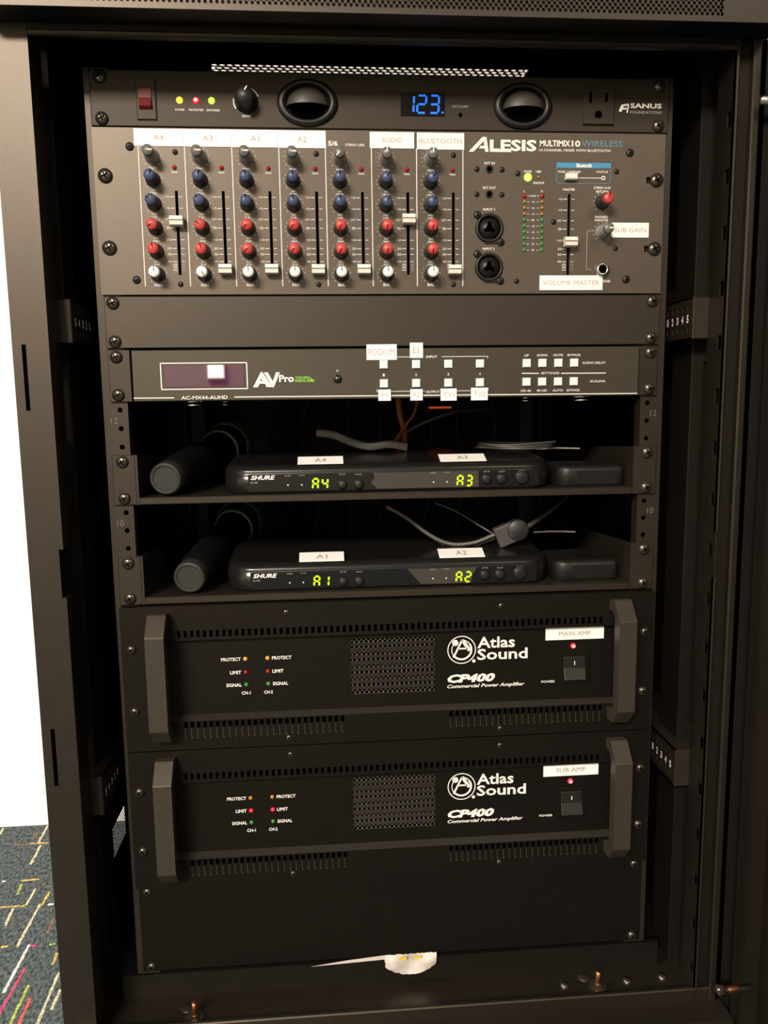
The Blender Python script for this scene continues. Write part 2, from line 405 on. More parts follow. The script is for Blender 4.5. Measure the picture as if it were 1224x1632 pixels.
# top frame bar and the perforated fascia
tb = MB(); tb.box(-271.5,275.5,-50,-47,7,14,'cabinet_shaded'); tb.box(-271.5,275.5,-52,-46,3.6,8,'cabinet',1.2); C(tb, 'top_frame_bar')
fa = MB(); pu, pv = 4.2, 2.42
nx, nz = 117, 11; X0, Z0 = -244.0, 16.6
fa.perf(X0, Z0, nx, nz, pu, pv, 1.32, -76.5, -75.0, 'cabinet')
X1 = X0+pu*nx+pu/2; Z1 = Z0+pv*nz
fa.box(-299.5, X0, -76.5, -75, 12.5, 60, 'cabinet'); fa.box(X1, 299.5, -76.5, -75, 12.5, 60, 'cabinet')
fa.box(X0, X1, -76.5, -75, 12.5, Z0, 'cabinet'); fa.box(X0, X1, -76.5, -75, Z1, 60, 'cabinet')
fa.box(-299.5, 299.5, -75, -50, 12.5, 14, 'cabinet_shaded'); fa.box(-299.5, 299.5, -62, -60, 14, 60, 'cabinet_shaded'); fa.box(-299.5,299.5,-76.5,-50,60,62,'cabinet')
C(fa, 'perforated_fascia')
# lid with its perforated vent
ld = MB(); ld.perf(-155, 87, 42, 14, 7.0, 6.2, 2.98, 40, 41.2, 'cabinet', plane='xy')
vx1 = -155+7*42+3.5; vy1 = 87+6.2*14
ld.box(-299.5,-155,-62,530,40,42,'cabinet_shaded'); ld.box(vx1,299.5,-62,530,40,42,'cabinet_shaded')
ld.box(-155,vx1,-62,87,40,42,'cabinet_shaded'); ld.box(-155,vx1,vy1,530,40,42,'cabinet_shaded')
C(ld, 'lid')
# side panels with inner ribs; left one has a vent
sp = MB(); tmp = MB(); hs = []
for j in range(9): hs.append((112,176,-757+j*3.8,-757+j*3.8+2.3))
tmp.holed(-20, 528, -900, 44, 0, 0.4, hs, 'cabinet_shaded')
sp.mats = tmp.mats[:]; sp.m = tmp.m[:]; sp.sm = tmp.sm[:]; sp.f = tmp.f[:]; sp.v = [(-297-b, a, c) for a, b, c in tmp.v]
spo = C(sp, 'side_panel')
C(MB().box(297,299.5,-48,530,-900,46,'cabinet_shaded'), 'side_panel')
for sx in (-1, 1):
    rb = MB(); rb.box(sx*275,sx*291,4,7,-840,44,'cabinet_shaded'); rb.box(sx*274,sx*276,4,44,-840,44,'cabinet_shaded',.8); rb.box(sx*276,sx*291,42,44,-840,44,'cabinet_shaded')
    C(rb, 'side_rib')
bk = MB().box(-299,299,528,530,-900,46,'cabinet_shaded'); C(bk, 'back_panel')
# bottom
bt = MB(); bt.box(-271.5,290,-50,-46.5,-900,-817.5,'cabinet',1.0); C(bt, 'bottom_frame_bar')
bp = MB(); bp.box(-297,297,-46.5,528,-833,-830,'cabinet'); C(bp, 'bottom_pan')
bc = MB(); bc.box(-262,262,2,6,-830,-806,'cabinet_shaded'); C(bc, 'base_bar')
bf = MB(); bf.perf(-244,-862,117,11,4.2,2.42,1.32,-76.5,-75,'cabinet'); zt=-862+2.42*11
bf.box(-299.5,-244,-76.5,-75,-900,-829,'cabinet'); bf.box(X1,299.5,-76.5,-75,-900,-829,'cabinet'); bf.box(-244,X1,-76.5,-75,zt,-829,'cabinet'); bf.box(-244,X1,-76.5,-75,-900,-862,'cabinet')
bf.box(-299.5,299.5,-75,-50,-831,-829,'cabinet'); bf.box(-299.5,299.5,-62,-60,-900,-831,'cabinet_shaded')
C(bf, 'perforated_fascia')
C(MB().box(-299.5,299.5,-76.5,530,-903,-900,'cabinet_shaded'), 'base_plate')
for x in (-250, 250):
    for y in (-20, 480): C(MB().lathe([(22,0),(22,8),(9,12),(9,42)],'black_plastic',(x,y,-944.5),ax='z'), 'foot')
# levelling bolts through the bottom pan
for x, y in ((192,-24),(-190,-28)):
    b = MB(); b.lathe([(9,0),(9,1.6),(4.2,1.6),(4.2,4.6),(0,4.6)],'screw',(x,y,-830),ax='z',n=6,smooth=False)
    b.lathe([(3.0,4.6),(3.0,15.5),(2.2,16.5),(0,16.5)],'copper',(x,y,-830),ax='z',n=12)
    C(b, 'leveling_bolt')
    C(MB().lathe([(6.5,0),(6.0,.8),(0,.8)],'rail',(x-9,y+14,-830),ax='z',n=16), 'rivet')
for x,y in ((222,-20),(258,-18),(160,-20)):
    C(MB().lathe([(4.5,0),(4.0,2.6),(0,3.4)],'screw',(x,y,-830),ax='z',n=12), 'screw')
# hinge pins and the opened door on the right
hp = MB(); hp.lathe([(3.1,0),(3.1,9.5),(2.4,10.5),(0,10.5)],'copper',(290,-80,-795),ax='x',n=14); hp.lathe([(5.0,-9),(5.0,-3),(0,-3)],'screw',(290,-80,-795),ax='x',n=6); hp.lathe([(2.2,-3),(2.2,24),(0,24)],'screw',(290,-80,-795),ax='x',n=8); C(hp,'hinge_pin')
hp = MB(); hp.lathe([(0,-1),(3.6,0),(3.6,14),(5.6,14),(5.6,19),(0,19)],'chrome',(288,-66,-39),ax='x',n=14); C(hp,'hinge_pin')
dr = bpy.data.objects.new('door', None); COL.objects.link(dr); dr.parent = cab; dr.location = (0.303, -0.064, cz/1000)
def DR(mb, name): return mb.build(name, dr)
DR(MB().box(24,26,-560,0,-880,40,'cabinet').box(0,26,-2,0,-880,-16,'cabinet'), 'door_panel')
DR(MB().box(0,1.5,-14,-2,-880,-16,'cabinet_shaded'), 'door_rim')
DR(MB().box(18,24,-60,-36,-860,30,'cabinet_shaded'), 'door_stiffener')
C(MB().box(295.8,318,-48,-46,-900,12.5,'cabinet_shaded').box(299.5,301,-48,530,-900,46,'cabinet_shaded'), 'hinge_gap_shade')  # dark filler added for the shadow in the gap beside the door
# rack rails
def rail(sx):
    m = MB(); hs = []
    for u in range(18):
        for d in (6.35, 22.2, 38.1):
            z = -(u*U+d); hs.append((sx*232.55-2.8, sx*232.55+2.8, z-2.8, z+2.8)); m.perf(sx*232.55-2.8, z-2.8, 1, 1, 5.6, 5.6, 2.3, 1.0, 3.2, 'rail')
    a, b = sorted((sx*226, sx*246.5))
    m.holed(a, b, -803, 2, 1.0, 3.2, hs, 'rail')
    m.box(sx*244.3, sx*246.5, 3.2, 38, -803, 2, 'rail')
    m.box(sx*226, sx*228, 3.2, 14, -803, 2, 'rail')
    m.box(a+3, b-3, 9, 10, -803, 2, 'hole')
    r = C(m, 'rack_rail')
    t = MB()
    for u in range(1, 18):
        n = str(18-u)
        if n in ('12','10'):
            zc = -(u*U+15.5)
            x = -237.5 if sx < 0 else 238.5
            t.text(n, x-3.2, x+2.6, zc-2.6, zc+2.6, 0.7, 'print_dim')
    t.build('printed_numbers', r)
    return r
rail(-1); rail(1)
# rear rails
for sx in (-1, 1):
    C(MB().box(sx*226, sx*246.5, 440, 442, -803, 2, 'grille').box(sx*244.5, sx*246.5, 400, 440, -803, 2, 'rail'), 'rear_rail')
# depth adjustment brackets
def bracket(sx, zc):
    m = MB(); x0, x1 = sx*262, sx*283
    a, b = sorted((x0, x1))
    m.box(a, b, -20, -18, zc-17.8, zc+17.8, 'rail', .8)
    for z in (zc-17.8, zc+16.3): m.box(a, b, -18, 150, z, z+1.5, 'rail')
    tmp = MB(); hs = []
    for i in range(5):
        for j in (-9, 9): hs.append((-12+i*10, -8.2+i*10, zc+j-2.4, zc+j+2.4))
    tmp.holed(-18, 150, zc-17.8, zc+17.8, 0, 1.4, hs, 'rail')
    k = len(m.v); mi = m.mi('rail'); xx = x0
    m.v += [(xx+b2*sx, a2, c2) for a2, b2, c2 in tmp.v]; m.f += [tuple(i+k for i in f) for f in tmp.f]; m.m += [mi]*len(tmp.f); m.sm += [False]*len(tmp.f)
    xf = sx*284
    a, b = sorted((xf, xf+sx*1.6))
    m.box(a, b, -21, 150, zc-36, zc+36, 'rail')
    o = C(m, 'depth_bracket')
    t = MB()
    for i, n in enumerate('54321'):
        yy = -10+i*10
        if sx > 0: rm = lambda p, yy=yy: (xx-.3, yy-p[0], p[2])
        else: rm = lambda p, yy=yy: (xx+.3, yy+p[0], p[2])
        t.text(n, -1.9, 1.9, zc-3.4, zc+3.4, 0, 'print_white', bold=.03, rotm=rm)
    t.build('printed_numbers', o)
    hh = MB()
    for z in (zc-27, zc+27): hh.box(xf-sx*.4, xf, -13, -6, z-4, z+4, 'hole')
    hh.build('mounting_hole', o)
for sx in (-1, 1):
    for zc in (-200.5, -613): bracket(sx, zc)

# ---------------------------------------------------------------- shared hardware
def screw_mesh(r=5.3, d=3.2, m='screw'):
    s = MB(); s.lathe([(r,0),(r*.98,d*.35),(r*.80,d*.72),(r*.45,d*.95),(0,d)], m, n=18)
    for k in range(2):
        a = .5+k*PI/2; c, q = math.cos(a)*r*.5, math.sin(a)*r*.5
        s.line(-c, -q, c, q, r*.2, -d*1.0, 'hole')
    return s
screw0 = screw_mesh().build('rack_screw'); small0 = screw_mesh(2.3, 1.3, 'screw_dark').build('screw')
med0 = screw_mesh(3.4, 1.8, 'screw_dark').build('screw')
washer_screw0 = screw_mesh(6.0, 3.4).build('rack_screw')
mini0 = screw_mesh(2.6, 1.2, 'screw').build('screw'); low0 = screw_mesh(4.2, 3.0, 'screw').build('rack_screw')
protos = [low0, screw0, small0, med0, washer_screw0, mini0]
def screws(root, pts, proto=None, y=-1.0):
    for x, z in pts: inst(proto or screw0, (proto or screw0).name.split('.')[0], root, (x, y, z))
SX = 232.55
def led(root, x, z, r, m, y=0, label=None, core=False, name='indicator_light'):
    b = MB(); b.lathe([(r,0),(r,.6),(r*.75,1.4),(0,1.8)], m, (x,y,z), n=12)
    if core: b.disc(x, z, r*.5, y-1.9, 'led_core')
    o = b.build(name, root)
    if label: o['label'] = label
    return o
def sticker(root, x0, x1, z0, z1, txt, label, y=-0.4, tw=0.55, th=0.42, m='print_label', tilt=0):
    b = MB(); b.box(x0, x1, y-.35, y, z0, z1, 'label'); o = b.build('label_sticker', root); o['label'] = label
    if tilt: o.rotation_euler = (0, 0, 0)
    cx, cz_, w, h = (x0+x1)/2, (z0+z1)/2, (x1-x0)*tw, (z1-z0)*th
    MB().text(txt, cx-w/2, cx+w/2, cz_-h/2, cz_+h/2, y-.45, m).build('lettering', o)
    return o

# ---------------------------------------------------------------- power conditioner (top unit)
pc = empty('power_conditioner', (0,0,0), 'topmost black rack unit with blue 123 display, red switch and oval lamp pods', 'power unit')
b = MB(); b.box(-241.3,241.3,-2.5,0.6,-44,-.3,'conditioner',.8); b.build('faceplate', pc)
MB().box(-220,220,3.4,230,-43,-1.5,'matte_black').build('chassis', pc)
screws(pc, [(-SX,-6.35),(-SX,-38.1),(SX,-6.35),(SX,-38.1)], y=-2.5)
b = MB(); b.box(-204.3,-188.5,-4,-2.5,-39,-7,'conditioner',.6); sw = b.build('power_switch', pc)
rk = MB(); rk.prism([(-4,-31.5),(-7.6,-29.5),(-5.2,-22.5),(-5.0,-15),(-4,-14.3)], -201.8, -192.2, 'rocker_red', plane='yz'); rk.build('rocker', sw)['label'] = 'translucent dark red rocker'
for x, m, n in ((-169.9,'led_amber','amber'),(-156.7,'led_red','red'),(-144.1,'led_green','green')): led(pc, x, -23.4, 2.7, m, -2.5, n+' indicator light', core=(n=='red'))
b = MB(); b.lathe([(9.8,0),(9.2,2),(7.6,5),(7.0,14),(6.2,15),(0,15.4)],'black_plastic',(-116,-2.5,-23.2),n=28); kn = b.build('dimmer_knob', pc)
MB().ring(-116,-23.2,9.9,10.8,-2.7,'print_white',60,120).ring(-116,-23.2,9.9,10.9,-2.7,'print_white',170,215).ring(-116,-23.2,9.9,10.9,-2.7,'print_white',20,58).build('printed_scale', pc)
MB().line(-116,-20,-114,-17,1.0,-18.1,'print_white').build('pointer', kn)
def pod(x):
    p = MB(); sc = (1.0, .74)
    p.lathe([(25.0,0),(25.0,1.6),(24.2,3.0),(21.5,4.0),(19.5,3.8),(18.3,2.6),(18.3,1.4),(0,1.4)],'black_plastic',(x,-2.5,-24),n=48,scale=sc); o = p.build('lamp_pod', pc)
    o['label'] = 'black oval lamp pod with half dome hood'
    # half dome hood, flat cut at the bottom
    d = MB(); vs=[]; fs=[]; nu, nv = 20, 9
    for j in range(nv+1):
        t = j/nv
        for i in range(nu+1):
            a = PI*i/nu; rr = math.cos(t*PI/2)
            vs.append((x+17.2*math.cos(a)*rr, -3.9-11*math.sin(t*PI/2), -27.6+15.2*math.sin(a)*rr))
    for j in range(nv):
        for i in range(nu): fs.append((j*(nu+1)+i, j*(nu+1)+i+1, (j+1)*(nu+1)+i+1, (j+1)*(nu+1)+i))
    d.add(vs, [f[::-1] for f in fs], 'hood', True)
    # lower closing face
    lo = [(x+17.2*math.cos(t*PI/2)*sg, -3.9-11*math.sin(t*PI/2), -27.6) for sg in (1,) for t in [k/nv for k in range(nv+1)]] + [(x-17.2*math.cos(t*PI/2), -3.9-11*math.sin(t*PI/2), -27.6) for t in [k/nv for k in range(nv-1,-1,-1)]]
    d.add(lo, [tuple(range(len(lo)))], 'hole')
    d.build('hood', o)
    MB().ring(x, -27.6, 0, 14, -4.1, 'hole', 180, 360, 24).build('recess', o)
pod(-66.1); pod(114.6)
b = MB(); b.box(11.3,48.2,-3.2,-2.5,-33,-14.5,'display_dark',.3); dp = b.build('display', pc)
d = MB()
for ch, x in (('1',14.5),('2',24.8),('3',35.5)): d.seg7(ch, x, -30.6, 7.2, 13.6, 1.6, -3.4, 'seg_blue', .06)
d.quad(45.4,47,-30.9,-29.4,-3.4,'seg_blue'); o = d.build('digits', dp); o['label'] = 'glowing blue digits reading 123.'
MB().lathe([(1.6,0),(1.6,.8),(0,.8)],'hole',(61.5,-2.5,-31.6),n=10).build('button', pc)
ob = MB(); ob.box(166.3,193.2,-4.6,-2.5,-38.3,-9.3,'conditioner',.8); oo = ob.build('outlet', pc)
MB().box(171,173.4,-4.9,-4.5,-21,-12.5,'hole').box(184.8,187,-4.9,-4.5,-20,-13,'hole').disc(179.2,-30.2,3.0,-4.9,'hole').quad(176.2,182.2,-33,-30.2,-4.85,'hole').build('socket_slots', oo)
t = MB(); W_ = 'print_white'; y = -2.75
for s_, x, w in (('POWER',-169.9,7.4),('PROTECTED',-156.7,11.5),('GROUNDED',-143.2,10.8),('DIMMER',-116.2,7.2),): t.text(s_, x-w/2, x+w/2, -31.6 if x<-120 else -35.9, -29.8 if x<-120 else -34.1, y, W_, .01)
t.text('VOLTS/AMPS',54,68.5,-26,-24,y,'print_grey',.01)
lg = MB(); lg.text('SANUS',207.5,235,-24.2,-20.2,y,W_,.03); lg.text('FOUNDATIONS',207.5,235,-28.6,-26.3,y,'print_grey',.005)
# square emblem
lg.prism([(197.5,-27),(199.7,-21.5),(206,-20.5),(205.4,-22.4),(201.8,-22.8),(201.2,-24.2),(204.6,-24),(204.2,-25.3),(200.6,-25.4),(199.8,-27.2)], y-.1, y, W_); lg.line(204.8,-28,206,-21,1.0,y-.1,W_)
lg.build('maker_logo', pc)['label'] = 'white maker lettering with emblem'
t.build('printed_lettering', pc)

# ---------------------------------------------------------------- mixer
mx = empty('audio_mixer', (0,0,-U), 'grey-brown rack mixer with rows of coloured knobs and white faders', 'mixer')
cols = [-194.3,-155.8,-118.0,-79.6,-40.8,-2.1,36.0]; slot = [-175.9,-137.6,-99.1,-60.3,-21.8,16.6,55.5]
seps = [-205,-167.7,-129.3,-90.7,-52.2,-13.8,24.2,63.6]
slots = [(x-1.2,x+1.2,-117,-49.4) for x in slot] + [(156-1.2,156+1.2,-117.8,-50)]
ear = [(232.55-9.0,232.55-2.0,-40.8,-35.4),(232.55-9.0,232.55-2.0,-98,-92.6)]
b = MB(); b.holed(-241.4,239.6,-132.9,-.4,-2.6,0.6,slots+ear,'mixer_panel'); b.build('faceplate', mx)
MB().box(-215,215,8,110,-130,-4,'matte_black').build('chassis', mx)
MB().box(-222,222,3.4,7.8,-130,-4,'hole').build('dark_backing', mx)  # black sheet in place of the shade behind the panel slots
screws(mx, [(-SX,-38.1),(-SX,-95.25),(SX,-38.1),(SX,-95.25)], washer_screw0, y=-2.6)
screws(mx, [(-211.7,-15.1),(-211.9,-121),(208.3,-15.8),(208.1,-121.1)], med0, y=-2.6)
screws(mx, [(-175.4,-19.1),(-175.8,-124.6),(-59.8,-19.4),(-60.3,-124.9),(55.6,-19.3),(55.5,-125.1),(197.1,-31.3),(110.9,-33.6),(142.7,-73.1),(197.8,-95),(110.7,-122.5),
            (75.6,-30.3),(97.2,-30.6),(75.6,-50.7),(97.2,-50.9)], small0, y=-2.6)
def knob_meshes(skirt, cap, ang, h=17.5, R=5.9):
    k = MB()
    k.lathe([(R+.3,0),(R,1.2),(R*.86,4.5),(R*.82,h*.55),(R*.80,h*.70),(R*.74,h*.72)], skirt, n=20)
    k.box(-.7,.7,-h*.6,-1,R*.55,R*1.02,skirt)
    c = MB(); c.lathe([(R*.76,h*.70),(R*.75,h-1.0),(R*.66,h-.2),(0,h)], cap, n=20)
    a = math.radians(ang); c.line(0,0,R*.66*math.cos(a),R*.72*math.sin(a),1.0 if cap=='cap_grey' else .7,-h-.12,'print_white' if cap in ('cap_grey',) else ('knob_dark' if cap=='cap_white' else 'hole'))
    return k, c
rows = [(-22.7,'knob_grey','cap_grey','gain knob'),(-40.9,'knob_dark','cap_blue','blue tone knob'),(-59.9,'knob_dark','cap_blue','blue tone knob'),(-79.1,'knob_dark','cap_red','red send knob'),(-98.1,'knob_dark','cap_red','red send knob'),(-116.6,'knob_dark','cap_white','white pan knob')]
angs = {0:[0,0,0,0,225,90,90],1:[60,60,90,90,90,45,45],2:[150,130,95,95,90,45,45],3:[210,150,230,230,250,260,260],4:[100,100,230,230,250,260,260],5:[90,300,90,90,90,90,90]}
kc = {}
tk = MB()
for ci, x in enumerate(cols):
    for ri, (z, sk, cp, lb) in enumerate(rows):
        an = angs[ri][ci]; key = (sk, cp, an)
        if key not in kc:
            k, c = knob_meshes(sk, cp, an, 19 if ri == 0 else 17); ko = k.build('knob', mx); co = c.build('cap', ko); kc[key] = (ko, co)
            ko.location = (x/1000, -.0026, z/1000)
        else:
            ko = inst(kc[key][0], 'knob', mx, (x,-2.6,z)); co = inst(kc[key][1], 'cap', ko, (0,0,0))
        ko['label'] = lb; co['label'] = {'cap_grey':'grey cap','cap_blue':'blue cap','cap_red':'red cap','cap_white':'white cap'}[cp]
        for q in range(11):
            a = math.radians(-45+27*q); l = 1.0 if q in (0,5,10) else .7
            tk.line(x+7.4*math.cos(a), z+7.4*math.sin(a), x+(7.4+l)*math.cos(a), z+(7.4+l)*math.sin(a), .35, -2.75, W_)
fz = [-54.2,-63.3,-72.0,-78.9,-88.5,-95.5,-100.2,-106.1,-108.3,-109.8,-111.4,-113.2]
for x in slot+[156]:
    for i, z in enumerate(fz):
        tk.quad(x-5.4,x-1.9,z-.25,z+.25,-2.75,W_); tk.quad(x+1.9,x+4.6,z-.2,z+.2,-2.75,W_ if i<8 else 'print_grey')
        if i < 8: tk.text(['+10','+5','UNITY','5','10','20','30','40'][i], x-9.6 if i!=2 else x-10.2, x-6.2, z-.9, z+.9, -2.75, W_)
tk.build('printed_scales', mx)
sp_ = MB()
for x in seps: sp_.quad(x-.35,x+.35,-126.4,-14.2,-2.75,W_)
sp_.build('printed_dividers', mx)
# faders
def fader(x, z, lb):
    f = MB(); f.prism([(-11.6,-3.5),(-12.2,-.6),(-11.2,-.15),(-11.2,.15),(-12.2,.6),(-11.6,3.5),(-5.5,4.2),(-5.5,-4.2)], -5.4, 5.4, 'fader_cap', plane='yz')
    f.box(-1.0,1.0,-5.5,4,-2,2,'hole'); f.quad(-5.4,5.4,-.22,.22,-11.5,'knob_dark')
    o = f.build('fader', mx, (x,0,z)); o['label'] = lb; return o
# cap centres: pixel centre seen at y=-10 in front of the panel
fpos = [(-175.6,-74.6),(-137,-113),(-98.9,-113),(-60.2,-113.2),(-21.7,-113.2),(16.8,-72.2),(55.3,-113.6)]
for i, (x, z) in enumerate(fpos): fader(slot[i], z, 'white fader pushed up' if z > -100 else 'white fader pulled down')
fader(156, -90.5, 'white master fader')
for i, x in enumerate(slot): led(mx, x+(-.6), -31.2, 1.9, 'led_red_off', -2.6, 'red peak light')
# right block
t = MB(); y = -2.75
for i, x in enumerate(cols):
    g = x - 0
    t.text('TRIM', g-3, g+3, -32.6, -31.0, y, W_, .01)
    t.text('HI', g-1.2, g+1.2, -49.8, -48.6, y, W_, .01); t.text('12kHz', g-3, g+3, -52.2, -50.6, y, W_, .01)
    t.text('MID', g-2, g+2, -68.8, -67.4, y, W_, .01); t.text('2.5k', g-2.6, g+2.6, -71.2, -69.7, y, W_, .01)
    t.text('AUX', g-2, g+2, -88.0, -86.6, y, W_, .01); t.text('SEND', g-2.6, g+2.6, -90.4, -88.9, y, W_, .01)
    t.text('AUX /', g-2.4, g+2.4, -106.9, -105.5, y, W_, .01); t.text('POST', g-2.4, g+2.4, -109.3, -107.8, y, W_, .01)
    t.text('PAN' if i < 4 else 'BAL', g-3, g+3, -126.4, -124.2, y, W_, .02)
    s = slot[i]-.6; t.text('PEAK', s-2.6, s+2.6, -35.6, -34.2, y, W_, .01)
t.text('5/6', -49.8,-41.8,-12.9,-8.9,y,W_,.03); t.text('STEREO LINE',-35.5,-19.6,-12.9,-11.0,y,W_,.01)
lg = MB()
lg.prism([(68.5,-16.3),(80.2,-4.4),(83.6,-4.4),(85.6,-16.3),(82.6,-16.3),(82.2,-13.6),(77.2,-13.6),(78.8,-11.4),(81.9,-11.4),(81.3,-7.8),(72.6,-16.3)][::-1], y-.05, y, W_)
lg.text('LESIS', 86.6,126.8,-15.6,-6.3,y,W_,.035); lg.quad(87,105,-16.3,-15.2,y-.04,W_); lg.build('maker_logo', mx)['label'] = 'large white maker lettering'; lg = MB()
lg.text('MULTIMIX', 129.6,156,-11.4,-6.4,y,W_,.03); lg.text('10',157.2,164.6,-11.4,-6.4,y,W_,.03)
lg.text('WIRELESS',165.8,201.5,-11.2,-6.2,y,'print_bluegrey',.01); lg.build('model_lettering', mx)['label'] = 'white and blue model lettering'
t.text('10-CHANNEL MIXER WITH BLUETOOTH',129.2,191,-15.4,-13.4,y,W_,.012)
for s_, x, z, w in (('EXT IN',86.4,-25.4,9),('EXT OUT',86.4,-45.3,11),('INPUT 1',86.2,-63,10.2),('INPUT 2',86.2,-95.4,10.2),('MASTER',155.6,-46.3,10.5),('STEREO AUX',184.8,-44.7,15),('RETURN',184.8,-47.8,10.5),('PHONES/',184.8,-68.8,11.5),('MONITOR',184.8,-71.5,12),('POWER',119.6,-31.9,6.8),('+48V',128.8,-31.9,5),('PHANTOM',129,-41.1,9.3),('PHONES',189.5,-122.6,9)):
    t.text(s_, x-w/2, x+w/2, z-1.0, z+1.0, y, W_, .015)
for zz, s_ in zip([-51.7-4.967*k for k in range(10)], ('CLIP','+10','+6','+3','0','-3','-6','-10','-20','-30')):
    w = 5 if s_ == 'CLIP' else 2.6; t.text(s_, 124.4-w/2, 124.4+w/2, zz-.75, zz+.75, y, W_, .01)
    t.quad(119.0,121.2,zz-.15,zz+.15,y,W_); t.quad(127.6,129.8,zz-.15,zz+.15,y,W_)
t.text('L',116.0,117.2,-48.8,-47,y,W_); t.text('R',131.4,132.8,-48.8,-47,y,W_)
t.quad(144.3,191.9,-28.6,-24.4,y,'print_blue'); t.text('Bluetooth',161.8,175,-28.2,-24.9,y-.05,W_,.04)
for q in ((144.3,144.8,-41.5,-28.6),(191.4,191.9,-41.5,-28.6),(144.3,191.9,-41.5,-41.0)): t.quad(*q, y, 'print_bluegrey')
t.text('PAIR / UNPAIR',146,165.6,-32.7,-30.9,y,W_,.012); t.text('STATUS',179.4,189.6,-32.6,-30.8,y,W_,.012)
t.quad(163,183.6,-36.95,-36.45,y,W_); t.ring(185.5,-36.6,1.0,1.8,y,W_,n=16)
t.line(177.8,-80.2,173.6,-80.2,.5,y,'print_grey'); t.line(173.6,-80,172.3,-81.6,.5,y,'print_grey'); t.line(172.3,-81.4,172.3,-112.5,.5,y,'print_grey'); t.line(172.3,-112.7,176.6,-112.7,.5,y,'print_grey')
for x0,z0 in ((185,-56.8),(185.7,-81.3)):
    for q in range(11):
        a = math.radians(-45+27*q); t.line(x0+7.2*math.cos(a), z0+7.2*math.sin(a), x0+8.2*math.cos(a), z0+8.2*math.sin(a), .35, y, W_)
t.build('printed_lettering', mx)
for (x, z, sk, cp, an, lb) in ((185,-56.8,'knob_dark','cap_red',80,'red aux return knob'),(185.7,-81.3,'knob_grey','cap_grey',0,'grey headphone level knob')):
    k, c = knob_meshes(sk, cp, an, 18); ko = k.build('knob', mx, (x,-2.6,z)); ko['label'] = lb; c.build('cap', ko)
def combo(x, z):
    j = MB(); j.lathe([(12.2,0),(12.2,1.4),(11.4,2.4),(10.2,2.4),(9.6,1.6),(9.6,.3),(8.4,.3),(8.4,1.2),(0,1.2)],'black_plastic',(x,-2.6,z),n=32)
    j.box(x-4,x+9,-4.2,-2.6,z-12.5,z-9,'black_plastic'); o = j.build('input_jack', mx)
    h = MB(); h.ring(x,z,8.5,9.5,-2.95,'hole')
    for a in (90,210,330): h.disc(x+3.4*math.cos(math.radians(a)), z+3.4*math.sin(math.radians(a)), 1.9, -3.95, 'hole')
    h.disc(x,z,3.1,-3.95,'hole'); h.build('socket', o)
combo(86.5,-78.5); combo(86.3,-110.8)
screws(mx, [(76.2,-67.6),(96.6,-90),(76.2,-99.8),(96.4,-122.3)], med0, y=-2.6)
for z in (-30.3,-50.7):
    j = MB(); j.lathe([(3.3,0),(3.3,.5),(2.1,.6),(2.1,.1),(0,.1)],'black_plastic',(86.4,-2.6,z),n=16); j.disc(86.4,z,1.9,-3.2,'hole'); j.build('mini_jack', mx)
j = MB(); j.lathe([(6.3,0),(6.3,1),(5.5,4.0),(3.4,4.3),(3.2,3.4)],'chrome',(185.9,-2.6,-113),n=24); j.disc(185.9,-113,3.4,-6.6,'hole'); j.build('headphone_jack', mx)['label'] = 'chrome headphone jack'
led(mx,119.6,-36.6,3.4,'led_green',-2.6,'glowing green power light',False); led(mx,128.9,-36.5,1.2,'led_amber_off',-2.6)
for k in range(10):
    m = 'led_red_off' if k == 0 else ('led_amber_off' if k < 4 else 'led_green_off')
    for x in (116.9,132.2): led(mx, x, -51.7-4.967*k, 1.5 if k else 2.0, m, -2.6, m.split('_')[1]+' level light')
b = MB(); b.box(151.6,162,-7.6,-2.6,-38.9,-33.8,'fader_cap',.8); b.build('pair_button', mx)['label'] = 'cream rectangular button'
st = [(-208,-168.2,'A4'),(-168,-128.9,'A3'),(-128.7,-91.4,'A1'),(-91.2,-51.6,'A2')]
for i, (a, c, n) in enumerate(st): sticker(mx, a, c, -14.6-(.1*i), -1.2, n, 'white label reading '+n, y=-2.75, tw=.2, th=.34, m='print_faint')
sticker(mx,-15,22.2,-14.4,-1.5,'AUDIO','white label reading AUDIO',y=-2.75,tw=.48,th=.3,m='print_faint')
sticker(mx,24.6,64.6,-14.9,-1.6,'BLUETOOTH','white label above the last channel strip',y=-2.75,tw=.9,th=.3,m='print_faint')
sticker(mx,193.6,226.8,-86,-73.6,'SUB GAIN','white label reading SUB GAIN',y=-3.2,tw=.84,th=.32,m='print_faint')
sticker(mx,130.8,186.8,-130.2,-117.8,'VOLUME MASTER','white label reading VOLUME MASTER',y=-3.2,tw=.9,th=.32,m='print_faint')

# ---------------------------------------------------------------- blank panels
bl = empty('blank_panel', (0,0,-4*U), 'plain dark blank rack panel below the mixer', 'panel')
MB().box(-239.8,239.8,-2.4,0.6,-43.6,-.8,'panel',.6).build('faceplate', bl); screws(bl, [(-SX,-6.35),(-SX,-38.1),(SX,-6.35),(SX,-38.1)], y=-2.4)
bl2 = empty('blank_panel', (0,0,-16*U), 'black blank panel at the bottom of the rack, two units tall', 'panel')
MB().box(-240.5,240.5,-2.4,0.6,-88.2,-.8,'amp_panel',.6).build('faceplate', bl2); screws(bl2, [(-SX,-6.35),(-SX,-82.55),(SX,-6.35),(SX,-82.55)], low0, y=-2.4)

